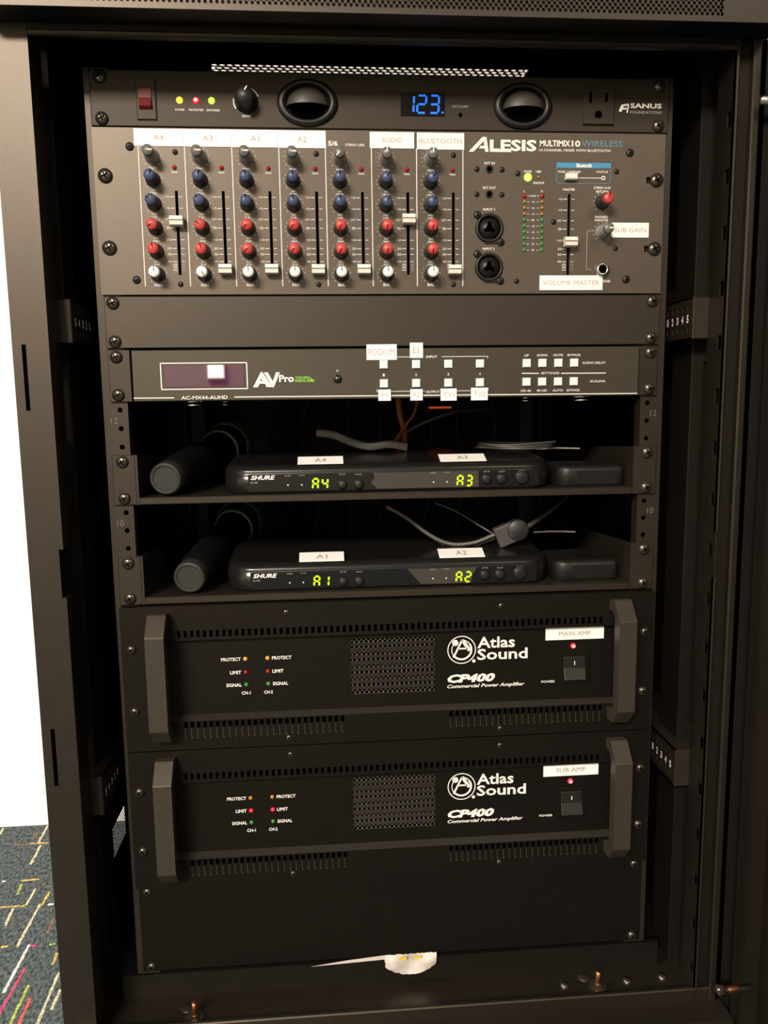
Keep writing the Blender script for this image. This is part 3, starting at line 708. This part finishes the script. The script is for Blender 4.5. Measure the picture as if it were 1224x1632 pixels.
# ---------------------------------------------------------------- matrix switcher
av = empty('matrix_switcher', (0,0,-5*U), 'slim dark video switcher with small display window and white square buttons', 'switcher')
for a, c in ((-239.6,-221.2),(222.5,239.6)): MB().box(a,c,-2.0,0.6,-44,-.4,'rail',.5).build('ear', av)
b = MB(); b.box(-219.6,221.6,-4.2,0,-43.9,-.9,'avp_panel',.7); b.build('faceplate', av)
MB().box(-219,219,0,240,-43.3,-1.5,'matte_black').build('chassis', av)
screws(av, [(-SX,-6.35),(-SX,-38.1),(SX,-6.35),(SX,-38.1)], y=-2.0)
y = -4.35; t = MB()
t.line(-196,-12.0,-123,-12.0,.9,y,W_); t.line(-196,-33.9,-123,-33.9,.9,y,W_); t.line(-195.7,-12,-195.7,-33.9,.9,y,W_); t.line(-123.3,-12,-123.3,-33.9,.9,y,W_)
lg = MB()
lg.prism([(-118.5,-32.9),(-111.6,-20.2),(-110.2,-20.2),(-102.4,-32.9),(-107,-32.9),(-108.2,-30.0),(-113,-30.0),(-114.4,-32.9)][::-1], y-.05, y, W_)
lg.prism([(-109,-20.4),(-105.6,-20.4),(-101.6,-28.0),(-98.6,-20.4),(-95.4,-20.4),(-100.8,-33.1),(-102,-33.1)][::-1], y-.05, y, W_)
lg.disc(-111.5,-27.0,.8,y-.1,'avp_panel')
lg.text('Pro',-96.2,-83.6,-28.8,-22.8,y,W_,.03)
lg.text('YOUR VIDEO',-82.6,-70,-26.2,-24.0,y,'print_green',.06); lg.text('DIGITAL EDGE',-82.6,-66,-28.9,-26.6,y,'print_green',.07); lg.prism([(-69.6,-28.9),(-69.6,-24.4),(-66,-28.9)], y-.05, y, 'print_green')
lg.build('maker_logo', av)['label'] = 'white maker lettering with a small green block'
t.text('AC-MX44-AUHD',-179.6,-140.4,-42.6,-39.6,y,W_,.012)
t.line(-219.4,-40.9,-185.5,-41.1,.8,y,W_); t.line(-134.8,-41.0,220.8,-42.2,.8,y,W_)
t.text('IR',-46.8,-45,-20.4,-18.9,y,W_)
t.text('INPUT',31.2,40.8,-9.5,-7.5,y,W_,.012); t.text('OUTPUT',30.8,43,-39.6,-37.6,y,W_,.012)
t.line(-9,-8.4,27,-8.4,.45,y,W_); t.line(45,-8.5,85.4,-8.5,.45,y,W_); t.line(85.4,-8.5,85.4,-10.2,.45,y,W_); t.line(-9,-8.4,-9,-10,.45,y,W_)
t.line(-12,-37.8,30,-37.9,.45,y,W_); t.line(45,-38,86,-38,.45,y,W_); t.line(-12,-37.8,-12,-36,.45,y,W_); t.line(86,-38,86,-36,.45,y,W_)
bx = [-5.9,22.3,50.5,78.4]; sx_ = [119.9,133.9,148.2,162.4]
for x, n in zip(bx,'1234'): t.text(n, x-.8, x+.8, -24.8, -22.6, y, W_)
for x, n, n2, w in zip(sx_, ('UP','DOWN','MUTE','BYPASS'), ('HD-4K','4K-HD','AUTO','BYPASS'), (4,9.2,8.6,11.6)):
    t.text(n, x-w/2, x+w/2, -9.0, -7.1, y, W_, .01); w2 = 9.4 if n2 != 'BYPASS' else 11.6; t.text(n2, x-w2/2, x+w2/2, -39.6, -37.7, y, W_, .01)
t.text('AUDIO DELAY',170,191,-15.9,-14.0,y,W_,.01); t.text('SETTINGS',133,149.4,-24.5,-22.6,y,W_,.01); t.text('SCALING',177.4,191,-32,-30.1,y,W_,.01)
t.line(115.8,-23.5,131,-23.6,.8,y,W_); t.line(151,-23.8,191.6,-24.0,.8,y,W_)
t.build('printed_lettering', av)
b = MB(); b.box(-193,-125.6,-4.5,-4.1,-32.4,-13.6,'display_glass',.2); b.build('display_window', av)['label'] = 'glossy dark magenta display window'
b = MB(); b.lathe([(3.9,0),(3.6,.8),(0,1.0)],'gloss_plastic',(-45.9,-4.2,-26.8),n=20); b.build('infrared_sensor', av)
for z, xs in ((-14.8, bx+sx_), (-31.0, bx+sx_)):
    for x in xs: MB().box(x-3.5,x+3.5,-6.6,-4.2,z-3.5,z+3.5,'button',.7).build('button', av)['label'] = 'white square button'
for a in ((-20.6,5.6,-10.8,2.4,'PODIUM',.86),(17,28.4,-9.4,3.6,'ES',.55),(-11,-.2,-45.8,-36.2,'P1',.5),(16.8,27.6,-45.9,-36.2,'P2',.5),(43.4,57.5,-46.4,-36,'TV1',.7),(70.2,85,-46.4,-35.6,'TV2',.7)):
    sticker(av, a[0],a[1],a[2],a[3],a[4],'white label reading '+a[4],y=-4.4 if a[3]>-20 else -6.7,tw=a[5],th=.42,m='print_faint')
for x, yy in ((-172,16),(-166,190),(176,16),(170,190)):
    MB().lathe([(8.6,0),(9.0,3.2),(0,3.2)],'chrome',(x,yy,-48.0),ax='z',n=28).lathe([(5.5,0),(5.5,.6),(0,.6)],'hole',(x,yy,-48.5),ax='z',n=20).lathe([(9.0,0),(9,1.5)],'chrome',(x,yy,-44.8),ax='z',n=28).build('foot', av)['label'] = 'chrome ringed foot'

# ---------------------------------------------------------------- shelves
def shelf(z0, lb):
    r = empty('rack_shelf', (0,0,z0), lb, 'shelf')
    for sx in (-1, 1):
        a, c = sorted((sx*241.4, sx*222)); MB().box(a,c,-2.0,0.6,-43.8,-.4,'rail',.5).build('ear', r)
        a, c = sorted((sx*222, sx*220)); MB().add([(a,-2,-43.8),(c,-2,-43.8),(c,300,-43.8),(a,300,-43.8),(a,-2,-.4),(c,-2,-.4),(c,300,-18),(a,300,-18)],[(0,3,2,1),(4,5,6,7),(0,1,5,4),(1,2,6,5),(2,3,7,6),(3,0,4,7)],'rail').build('side_wall', r)
    MB().box(-220,220,-2.2,.6,-43.8,-37.6,'rail',.6).build('front_lip', r); MB().box(-220,220,.6,300,-39.6,-37.9,'rail').build('tray', r)
    screws(r, [(-SX,-6.35),(-SX,-38.1),(SX,-6.35),(SX,-38.1)], y=-2.0); return r
shelf(-7*U, 'upper black rack shelf, carrying the receiver showing A4 and A3')
shelf(-9*U, 'lower black rack shelf, carrying the receiver showing A1 and A2')
def receiver(x, z0, lb, chs, tags, film):
    r = empty('wireless_receiver', (x,8,z0-37.4), lb, 'receiver')
    X0, X1, Y0, Y1, R = -150, 150.5, 0, 118, 26
    def ol(ins):
        P = []
        for cx, cy, a0 in ((X1-R,Y0+R,-90),(X1-R,Y1-R,0),(X0+R,Y1-R,90),(X0+R,Y0+R,180)):
            for k in range(9):
                a = math.radians(a0+k*90/8); P.append((cx+(R-ins)*math.cos(a), cy+(R-ins)*math.sin(a)))
        return P
    levels = [(2,0),(0,1.5),(0,16.5),(.8,17.2),(.3,18.6),(1.2,21),(4,23.2),(9,24.4)]
    m = MB(); vs = []
    for ins, h in levels: vs += [(a, b_, h+(max(0,(b_-4))*0.062 if h > 20 else 0)) for a, b_ in ol(ins)]
    n = 36; fs = [(j*n+i, j*n+(i+1)%n, (j+1)*n+(i+1)%n, (j+1)*n+i) for j in range(len(levels)-1) for i in range(n)]
    m.add(vs, fs, 'gloss_plastic', True); k = (len(levels)-1)*n
    m.add(vs[k:], [tuple(range(n))], 'gloss_plastic'); m.add(vs[:n], [tuple(range(n-1,-1,-1))], 'gloss_plastic')
    m.build('housing', r)
    y = -.25
    d = MB(); d.box(-127,136,-.2,.3,2,17.2,'display_dark'); fp = d.build('front_panel', r); fp['label'] = 'glossy black front panel'
    f = MB()
    if film == 'wide': f.prism([(-12,2.2),(-18,8),(-14,12),(-16,16.8),(80,16.8),(80,2.2)], -.5, -.2, 'film')
    else: f.prism([(28,2.2),(22,9),(15,16.8),(80,16.8),(76,10),(74,2.2)], -.5, -.2, 'film')
    f.build('protective_film', r)['label'] = 'loose clear protective film'
    y = -.7; t = MB()
    lg = MB(); lg.text('SHURE',-124.5,-103,12.3,16.2,y,W_,.035,.25); lg.build('maker_logo', r)['label'] = 'white slanted maker lettering'; t.text('BLX88',-124.6,-118.4,9.2,10.8,y,'print_grey')
    for xx, s_ in ((-91.6,'audio'),(-79.4,'ready'),(38.6,'audio'),(51,'ready'),(-43.4,'group'),(-29,'channel'),(87.4,'group'),(101.2,'channel'),(120.2,'power')): t.text(s_, xx-2.8, xx+2.8, 15.0, 16.4, y, 'print_grey')
    for xx in (-91.8,-79.6,38.8,51.2): t.disc(xx,7.2,.7,y,W_,8)
    t.build('printed_lettering', r)
    for xs, cc in zip((-70,60.4), chs):
        g = MB(); g.seg7(cc[0], xs, 3.4, 4.6, 9.0, 1.5, y, 'seg_green', .08); g.seg7(cc[1], xs+8.4, 3.4, 4.6, 9.0, 1.5, y, 'seg_green', .08)
        g.build('channel_display', r)['label'] = 'yellow-green glowing channel '+cc
    bs = [(-43.2,6.4,3.6),(-28.6,6.4,3.8),(87.6,8.8,4.2),(101.4,8.8,4.2),(120.2,9.4,5.8)]
    for xx, zz, rr in bs: MB().lathe([(rr+.9,0),(rr+.9,.5),(rr,.5),(rr,2.2),(rr*.8,2.6),(0,2.6)],'black_plastic',(xx,-.3,zz),n=22).build('round_button', r)
    # labels lie on the sloping top
    for (a, c), s_ in zip(((-83,-42),(46,88.5)), tags):
        tl = math.radians(5.0)
        b2 = MB(); b2.box(a,c,0,16.5,-.3,0,'label'); o = b2.build('label_sticker', r, (0,4.5,25.2)); o.rotation_euler = (math.radians(3.6),0,0); o['label'] = 'white label on the top reading '+s_
        MB().text(s_, (a+c)/2-5, (a+c)/2+5, 4.5, 12, 0, 'print_label', rotm=lambda p: (p[0], p[2], .2)).build('lettering', o)
        o.rotation_euler = (math.radians(20),0,0)
    return r
receiver(0, -7*U, 'black wireless microphone receiver with channel displays A4 and A3 on the upper shelf', ('A4','A3'), ('A4','A3'), 'wide')
receiver(-1, -9*U, 'black wireless microphone receiver with channel displays A1 and A2 on the lower shelf', ('A1','A2'), ('A1','A2'), 'narrow')

def mic(tail, ball, lb):
    a, c = Vector(tail), Vector(ball); d = c-a; L = d.length
    r = empty('wireless_microphone', tail, lb, 'microphone'); q = Vector((0,0,1)).rotation_difference(d.normalized()); r.rotation_mode = 'QUATERNION'; r.rotation_quaternion = q
    b = MB(); b.lathe([(14.2,11),(15.6,12.5),(16.2,30),(17.6,90),(15.5,118),(16,140),(19.5,L-38),(20,L-34),(20,L-28),(24,L-12)],'matte_black',ax='z',n=28); b.build('body', r)
    MB().lathe([(0,1.2),(10.6,1.2),(11.2,0.2),(12.6,0),(14.0,1.0),(14.4,4),(14.4,11),(0,11)],'mic_grey',ax='z',n=28,smooth=False).build('tail_cap', r)['label'] = 'grey rounded tail cap'
    MB().lathe([(19.5,L-38),(21.4,L-37.5),(21.6,L-33.5),(20,L-32.5)],'ring_grey',ax='z',n=28).build('collar_ring', r)['label'] = 'light grey collar ring'
    g = MB(); g.lathe([(23,L-12),(25.4,L-6),(26,L),(25.4,L+6)],'mic_grey',ax='z',n=32)
    pr = [(26*math.cos(t), L+6+22*math.sin(t)) for t in [k*PI/14 for k in range(8)]]; g.lathe(pr,'mic_grey',ax='z',n=32); g.build('grille', r)
    w = MB()
    for k in range(-3, 8):
        t = k*PI/16 if k > 0 else 0; rr = 26.2*math.cos(t); h = L+6+22*math.sin(t) if k > 0 else L+k*3.5
        if k < 0: rr = 26.2-.25*k*k*.5
        w.lathe([(rr,h-.35),(rr+.4,h),(rr,h+.35)],'wire',ax='z',n=32)
    w.build('grille_wires', r)
    return r
mic((-198.5,4,-7*U-22.4),(-165,200,-314.5),'handheld wireless microphone lying left of the receiver on the upper shelf')
mic((-182,4,-9*U-22.4),(-155,204,-400.5),'handheld wireless microphone lying left of the receiver on the lower shelf')

def case(x0, x1, z0, lb):
    r = empty('power_adapter', (x0,12,z0), lb, 'adapter'); w = x1-x0
    def ol(ins, R):
        P = []
        for cx, cy, a0, rr in ((w-R*.5,R*.5,-90,R*.5),(w-R*.5,62-R*.5,0,R*.5),(R,62-R,90,R),(R,R,180,R)):
            for k in range(7):
                a = math.radians(a0+k*15); P.append((cx+(rr-ins)*math.cos(a), cy+(rr-ins)*math.sin(a)))
        return P
    lv = [(1.5,0),(0,1.5),(0,15.5),(.9,17.8),(3,19.2),(7,19.8)]; vs = []; n = 28; R = 12
    for ins, h in lv: vs += [(a, b_, h) for a, b_ in ol(min(ins, 5.5), R)]
    b = MB(); b.add(vs, [(j*n+i, j*n+(i+1)%n, (j+1)*n+(i+1)%n, (j+1)*n+i) for j in range(len(lv)-1) for i in range(n)], 'black_plastic', True)
    b.add(vs[-n:], [tuple(range(n))], 'black_plastic'); b.add(vs[:n], [tuple(range(n-1,-1,-1))], 'black_plastic'); b.build('case', r)
    MB().box(17,w-7,-.35,3,2.2,15,'gloss_plastic',.6).build('front_plate', r)
    return r
case(154.6,221-3,-7*U-37.9,'black rounded plastic adapter at the right end of the upper shelf')
case(153.2,215,-9*U-37.9,'black rounded plastic adapter at the right end of the lower shelf')

# ---------------------------------------------------------------- cables and loose things behind
def cable(name, pts, r, m, lb, cat='cable', flat=1.0, group=None, flatx=1.0):
    o = MB().tube(pts, r, m, flat=flat, flatx=flatx).build(name); o.location = (0,0,T); tag(o, lb, cat, group); return o
zr = -7*U-37.9+31.5
lp_ = []
for k in range(46):
    a = k*0.42; R = 36+3*math.sin(k*1.3); lp_.append((132+R*1.05*math.cos(a), 84+R*.85*math.sin(a), zr+1.0+(k*.13)+.5*math.sin(k*.9)))
cable('coiled_cable', lp_, 1.0, 'cable_grey', 'thin grey cable coiled on top of the upper receiver')
cable('flat_cable', [(-66,100,-299),(-50,96,-301),(-30,94,-309),(-14,92,-313),(6,90,-311),(24,92,-314.5)], 4.2, 'cable_grey', 'flat pale grey ribbon cable lying behind the upper receiver', flatx=.25)
cable('grey_cable', [(20,200,-318),(34,190,-303),(60,185,-290),(95,200,-281),(150,260,-279)], 2.2, 'cable_grey', 'grey cable arching up behind the upper shelf')
cable('orange_cable', [(42,150,-266),(38,150,-282),(28,152,-296),(18,160,-312)], 1.6, 'cable_orange', 'orange cable slanting down behind the switcher, right one')
cable('orange_cable', [(22,160,-266),(24,160,-285),(28,160,-300),(30,170,-322)], 3.4, 'cable_orange', 'orange-brown cable hanging down behind the switcher, left one')
cable('pale_cable', [(160,105,-319.3),(180,104,-318.6),(205,104,-319.5)], .9, 'paper', 'thin pale cable above the upper adapter')
cable('pale_cable', [(158,105,-406.2),(180,104,-405.8),(202,104,-406.8)], .9, 'paper', 'thin pale cable above the lower adapter')
z2 = -9*U+6
cable('grey_cable', [(1,70,-371),(20,68,-382),(42,64,-399),(62,60,-408),(84,56,-407),(104,52,-399),(112,50,-396)], 2.0, 'cable_grey', 'twin grey cable drooping to the connector over the lower receiver')
cable('grey_cable', [(3,74,-372.5),(24,72,-387),(44,68,-402),(62,64,-411.3),(84,60,-411.0),(106,56,-403)], 1.2, 'cable_black', 'thin dark cable beside the drooping twin cable, lower shelf')
cable('grey_cable', [(130,52,-396.5),(150,66,-388),(172,90,-381),(205,140,-372)], 2.4, 'cable_grey', 'grey cable rising right from the connector block, lower shelf')
cable('thin_cable', [(52,90,-371),(72,80,-379),(92,62,-391),(108,56,-401)], .9, 'cable_grey', 'thin wire running down to the connector block, lower shelf')
cn = MB(); cn.box(-14,10,-5,5,-10,10,'connector'); cnr = empty('connector_block', (119,50,-396.8), 'dark grey connector block with round end above the lower receiver', 'connector')
cn.build('block', cnr, bevel=1.2); cnr.rotation_euler = (0, math.radians(-22), 0)
MB().lathe([(10.5,0),(10.5,11),(9.5,12),(0,12)],'cable_black',(8,6,0),n=28).build('round_end', cnr)
# darker clutter in the depth
for i in range(7):
    x = -120+i*45+random.uniform(-10,10)
    cable('hanging_cable', [(x,300,-265),(x+random.uniform(-12,12),310,-310),(x+random.uniform(-20,20),320,-380),(x+random.uniform(-10,10),330,-440)], 2.6, 'cable_black', 'black cable hanging in the dark rear of the cabinet', group='black cables hanging at the rear')
pd = empty('rear_power_strip', (66,320,-300), 'dark box with a red glowing line deep behind the switcher', 'power strip')
MB().box(0,60,0,30,-14,31,'matte_black',2).build('case', pd); MB().box(9,40,-1,0,21.5,24,'red_glow').build('indicator', pd)['label'] = 'red glowing line'

# ---------------------------------------------------------------- amplifiers
def amp(z0, lb, stxt, sx0, sx1, sz0, sz1, leds):
    r = empty('power_amplifier', (0,0,z0), lb, 'amplifier')
    hs = []
    RX0, RX1, RZ0, RZ1 = -208.5, 208.5, -106, -31.5
    hs.append((RX0, RX1, RZ0, RZ1))
    px = 5.62
    for k in range(69): x = -192.3+k*px; hs.append((x, x+2.9, -28.8, -22.6))
    low = [x for x in [-190+k*px for k in range(26)]] + [x for x in [50.5+k*px for k in range(26)]]
    for x in low: hs.append((x, x+3.2, -112.6, -107.2))
    p = MB(); p.holed(-241.2, 241.2, -132.9, -.5, -9.0, -6.5, hs, 'amp_panel'); p.box(-241.2,-215,-6.5,.6,-132.9,-.5,'amp_panel'); p.box(215,241.2,-6.5,.6,-132.9,-.5,'amp_panel')
    p.box(-215,215,-6.5,.6,-2.5,-.5,'amp_panel'); p.box(-215,215,-6.5,.6,-132.9,-130.9,'amp_panel')
    p.build('faceplate', r)
    # recessed centre
    c = MB(); gx0, gx1, gz0, gz1 = -40.0, 37.8, -90.2, -37.6
    c.holed(RX0, RX1, RZ0-3, RZ1+1, -2.2, -1, [(gx0,gx1,gz0,gz1)], 'amp_panel')
    c.add([(RX0,-9,RZ0),(RX1,-9,RZ0),(RX1,-2.2,RZ0+3.2),(RX0,-2.2,RZ0+3.2)], [(0,1,2,3)], 'ledge_lit')
    c.add([(RX1,-9,RZ0),(RX1,-9,RZ1),(RX1-1.5,-2.2,RZ1),(RX1-1.5,-2.2,RZ0)], [(0,1,2,3)], 'amp_panel')
    c.build('centre_panel', r)
    lv = MB()
    for x in low: lv.box(x+.2, x+.9, -9.25, -9.0, -121.5, -113, 'handle_plastic'); lv.box(x+.2,x+1.8,-9.3,-9,-122.6,-121.4,'handle_plastic')
    o = lv.build('louvre_ribs', r); o['kind'] = 'stuff'
    MB().box(-200,200,4,330,-131,-2,'matte_black').build('chassis', r)
    MB().box(-213,213,1.5,3.5,-131,-2,'hole').build('dark_slot_backing', r)  # shade behind the vent slots, put in as a black sheet
    # fan grille: hexagonal mesh behind horizontal louvres
    g = MB(); g.perf(gx0, gz0, 18, 22, 4.32, 2.40, 1.75, -.2, .4, 'mesh_metal'); go = g.build('fan_grille', r)
    for k in range(8):
        z = gz1-5.4-k*5.9; s = MB(); s.add([(gx0,-2.4,z-.3),(gx1,-2.4,z-.3),(gx1,.0,z+1.3),(gx0,.0,z+1.3),(gx0,-2.2,z-1.3),(gx1,-2.2,z-1.3),(gx1,.6,z+.4),(gx0,.6,z+.4)], [(0,1,2,3),(0,4,5,1),(4,7,6,5)], 'grille')
        s.build('louvre', go)
    # handles
    for sx in (-1, 1):
        h = MB(); x0 = sx*207-8; x1 = sx*207+8
        prof = [(-9,-6),(-20,-4.5),(-35,-21),(-35,-105),(-22,-120),(-9,-120),(-9,-109),(-20,-109),(-23,-104),(-23,-22),(-18,-16),(-9,-16)]
        prof = prof[::-1]
        n = len(prof); vs = [(x0,a,b_) for a,b_ in prof]+[(x1,a,b_) for a,b_ in prof]
        fs = [(i, (i+1)%n, (i+1)%n+n, i+n) for i in range(n)]
        fs = [f[::-1] for f in fs]
        h.add(vs, fs, 'handle_plastic')
        # side faces as quads along the U shape
        out = [0,1,2,3,4,5]
        sp = [(0,11,10,1),(1,10,9,2),(2,9,8,3),(3,8,7,4),(4,7,6,5)]
        h.add(vs, [s_ for s_ in sp]+[tuple(i+n for i in s_[::-1]) for s_ in sp], 'handle_plastic')
        h.build('handle', r, bevel=.8)
    screws(r, [(-SX,-38.1),(-SX,-95.25),(SX,-38.1),(SX,-95.25)], mini2, y=-9)
    screws(r, [(-96,-8.9),(98,-9.3),(-97,-126),(98,-126.3)], mini0, y=-9)
    y = -2.45; t = MB()
    cx, cz2 = 62.9, -51.4
    lg = MB()
    lg.ring(cx,cz2,12.4,13.3,y,W_); lg.ring(cx,cz2,8.1,9.9,y,W_,215,395); lg.ring(cx,cz2,8.6,9.6,y,W_,35,90); lg.ring(cx,cz2,8.8,9.6,y,W_,150,215)
    lg.line(cx-7.6,cz2-7.0,cx+.4,cz2+9.4,1.8,y-.02,W_); lg.line(cx+.6,cz2+9.4,cx+7.4,cz2-1.0,3.0,y-.02,W_); lg.line(cx-3.2,cz2+1.2,cx+5.4,cz2+1.2,1.5,y-.02,W_); lg.disc(cx-6.0,cz2+6.8,2.9,y-.03,W_); lg.disc(74.2,-62.4,1.6,y,W_)
    lg.text('Atlas',77.4,112.6,-50.6,-39.8,y,W_,.02); lg.text('Sound',77.4,124.6,-61.8,-51.2,y,W_,.02)
    lg.text('CP400',49.6,94,-82.8,-74.6,y,W_,.05,.25); lg.text('Commercial Power Amplifier',49.4,122,-88.8,-84.4,y,W_,.02,.25)
    lg.build('maker_logo', r)['label'] = 'white round emblem and maker lettering'
    for x, sd in ((-134.3,-1),(-114.4,1)):
        for zz, s_, w in ((-52.4,'PROTECT',17.5),(-64.8,'LIMIT',10),(-76.6,'SIGNAL',13.8)):
            a, b2 = (x-4-w, x-4) if sd < 0 else (x+4, x+4+w); t.text(s_, a, b2, zz-1.6, zz+1.6, y, W_, .02)
    t.text('CH-1',-138.6,-130.6,-85.8,-82.8,y,W_,.02); t.text('CH-2',-118.4,-110.6,-85.8,-82.8,y,W_,.02); t.text('POWER',138,150.8,-86.2,-84.0,y,W_,.015)
    t.build('printed_lettering', r)
    for x in (-134.3,-114.4):
        for zz, m in zip((-52.3,-64.7,-76.4), leds): led(r, x, zz, 1.9, m, -2.2, m.split('_')[1]+' indicator light')
    led(r, 167.6, -51.4, 2.7, 'led_red', -2.2, 'glowing red power light', True)
    s = MB(); s.box(154.6,183.4,-3.8,-2.2,-88.0,-57.6,'amp_panel',.7); so = s.build('power_switch', r)
    s = MB(); s.prism([(-3.6,-84),(-9.6,-82.4),(-5.2,-72),(-4.4,-61.8),(-3.6,-61)], 158.2, 178.6, 'black_plastic', plane='yz'); ro = s.build('rocker', so, bevel=.5)
    MB().quad(168.0,168.8,-69,-65,-5.4,W_).build('mark', so)
    sticker(r, sx0, sx1, sz0, sz1, stxt, 'white label reading '+stxt, y=-2.6, tw=.54, th=.36, m='print_label')
mini2 = screw_mesh(4.4, 3.2, 'screw').build('rack_screw'); protos.append(mini2)
amp(-10*U, 'upper black power amplifier with fan grille and MAIN AMP label', 'MAIN AMP', 141.2,196.4,-45.2,-33.6, ('led_amber_dim','led_red_dim','led_green_dim'))
amp(-13*U, 'lower black power amplifier with fan grille and SUB AMP label', 'SUB AMP', 141.2,194.5,-45.6,-33.6, ('led_amber_off','led_red','led_green_dim'))

# ---------------------------------------------------------------- plastic bag under the bottom panel
bg = empty('plastic_bag', (12,4,-830), 'crumpled white plastic bag peeking out below the bottom blank panel', 'bag')
b = MB(); vs = []; nx, ny = 22, 9
for j in range(ny+1):
    for i in range(nx+1):
        u, v = i/nx, j/ny; edge = 0.5+0.5*math.sin(PI*min(1,max(0,u)))**.5
        x = -24+50*u; zt = 32; zl = 32-20.5*(math.sin(PI*(.06+.9*u))**.4)
        z = zt+(zl-zt)*v+random.uniform(-.5,.5)
        vs.append((x+random.uniform(-.6,.6), -7-2.6*math.sin(PI*v)*math.sin(u*9)-1.5*v+random.uniform(-.5,.5), z))
b.add(vs, [(j*(nx+1)+i, (j+1)*(nx+1)+i, (j+1)*(nx+1)+i+1, j*(nx+1)+i+1) for j in range(ny) for i in range(nx)], 'bag', True)
b.build('sheet', bg)
MB().add([(-96,-6.2,24.5),(-22,-6.6,27.5),(-22,-6.6,32),(-60,-6.4,29)], [(0,1,2,3)], 'bag').build('flap', bg)
MB().quad(-10,-3,28.0,31,-9.8,'bag_yellow').quad(4,11,28.8,31,-9.8,'bag_yellow').build('yellow_print', bg)

for o in protos: bpy.data.objects.remove(o)
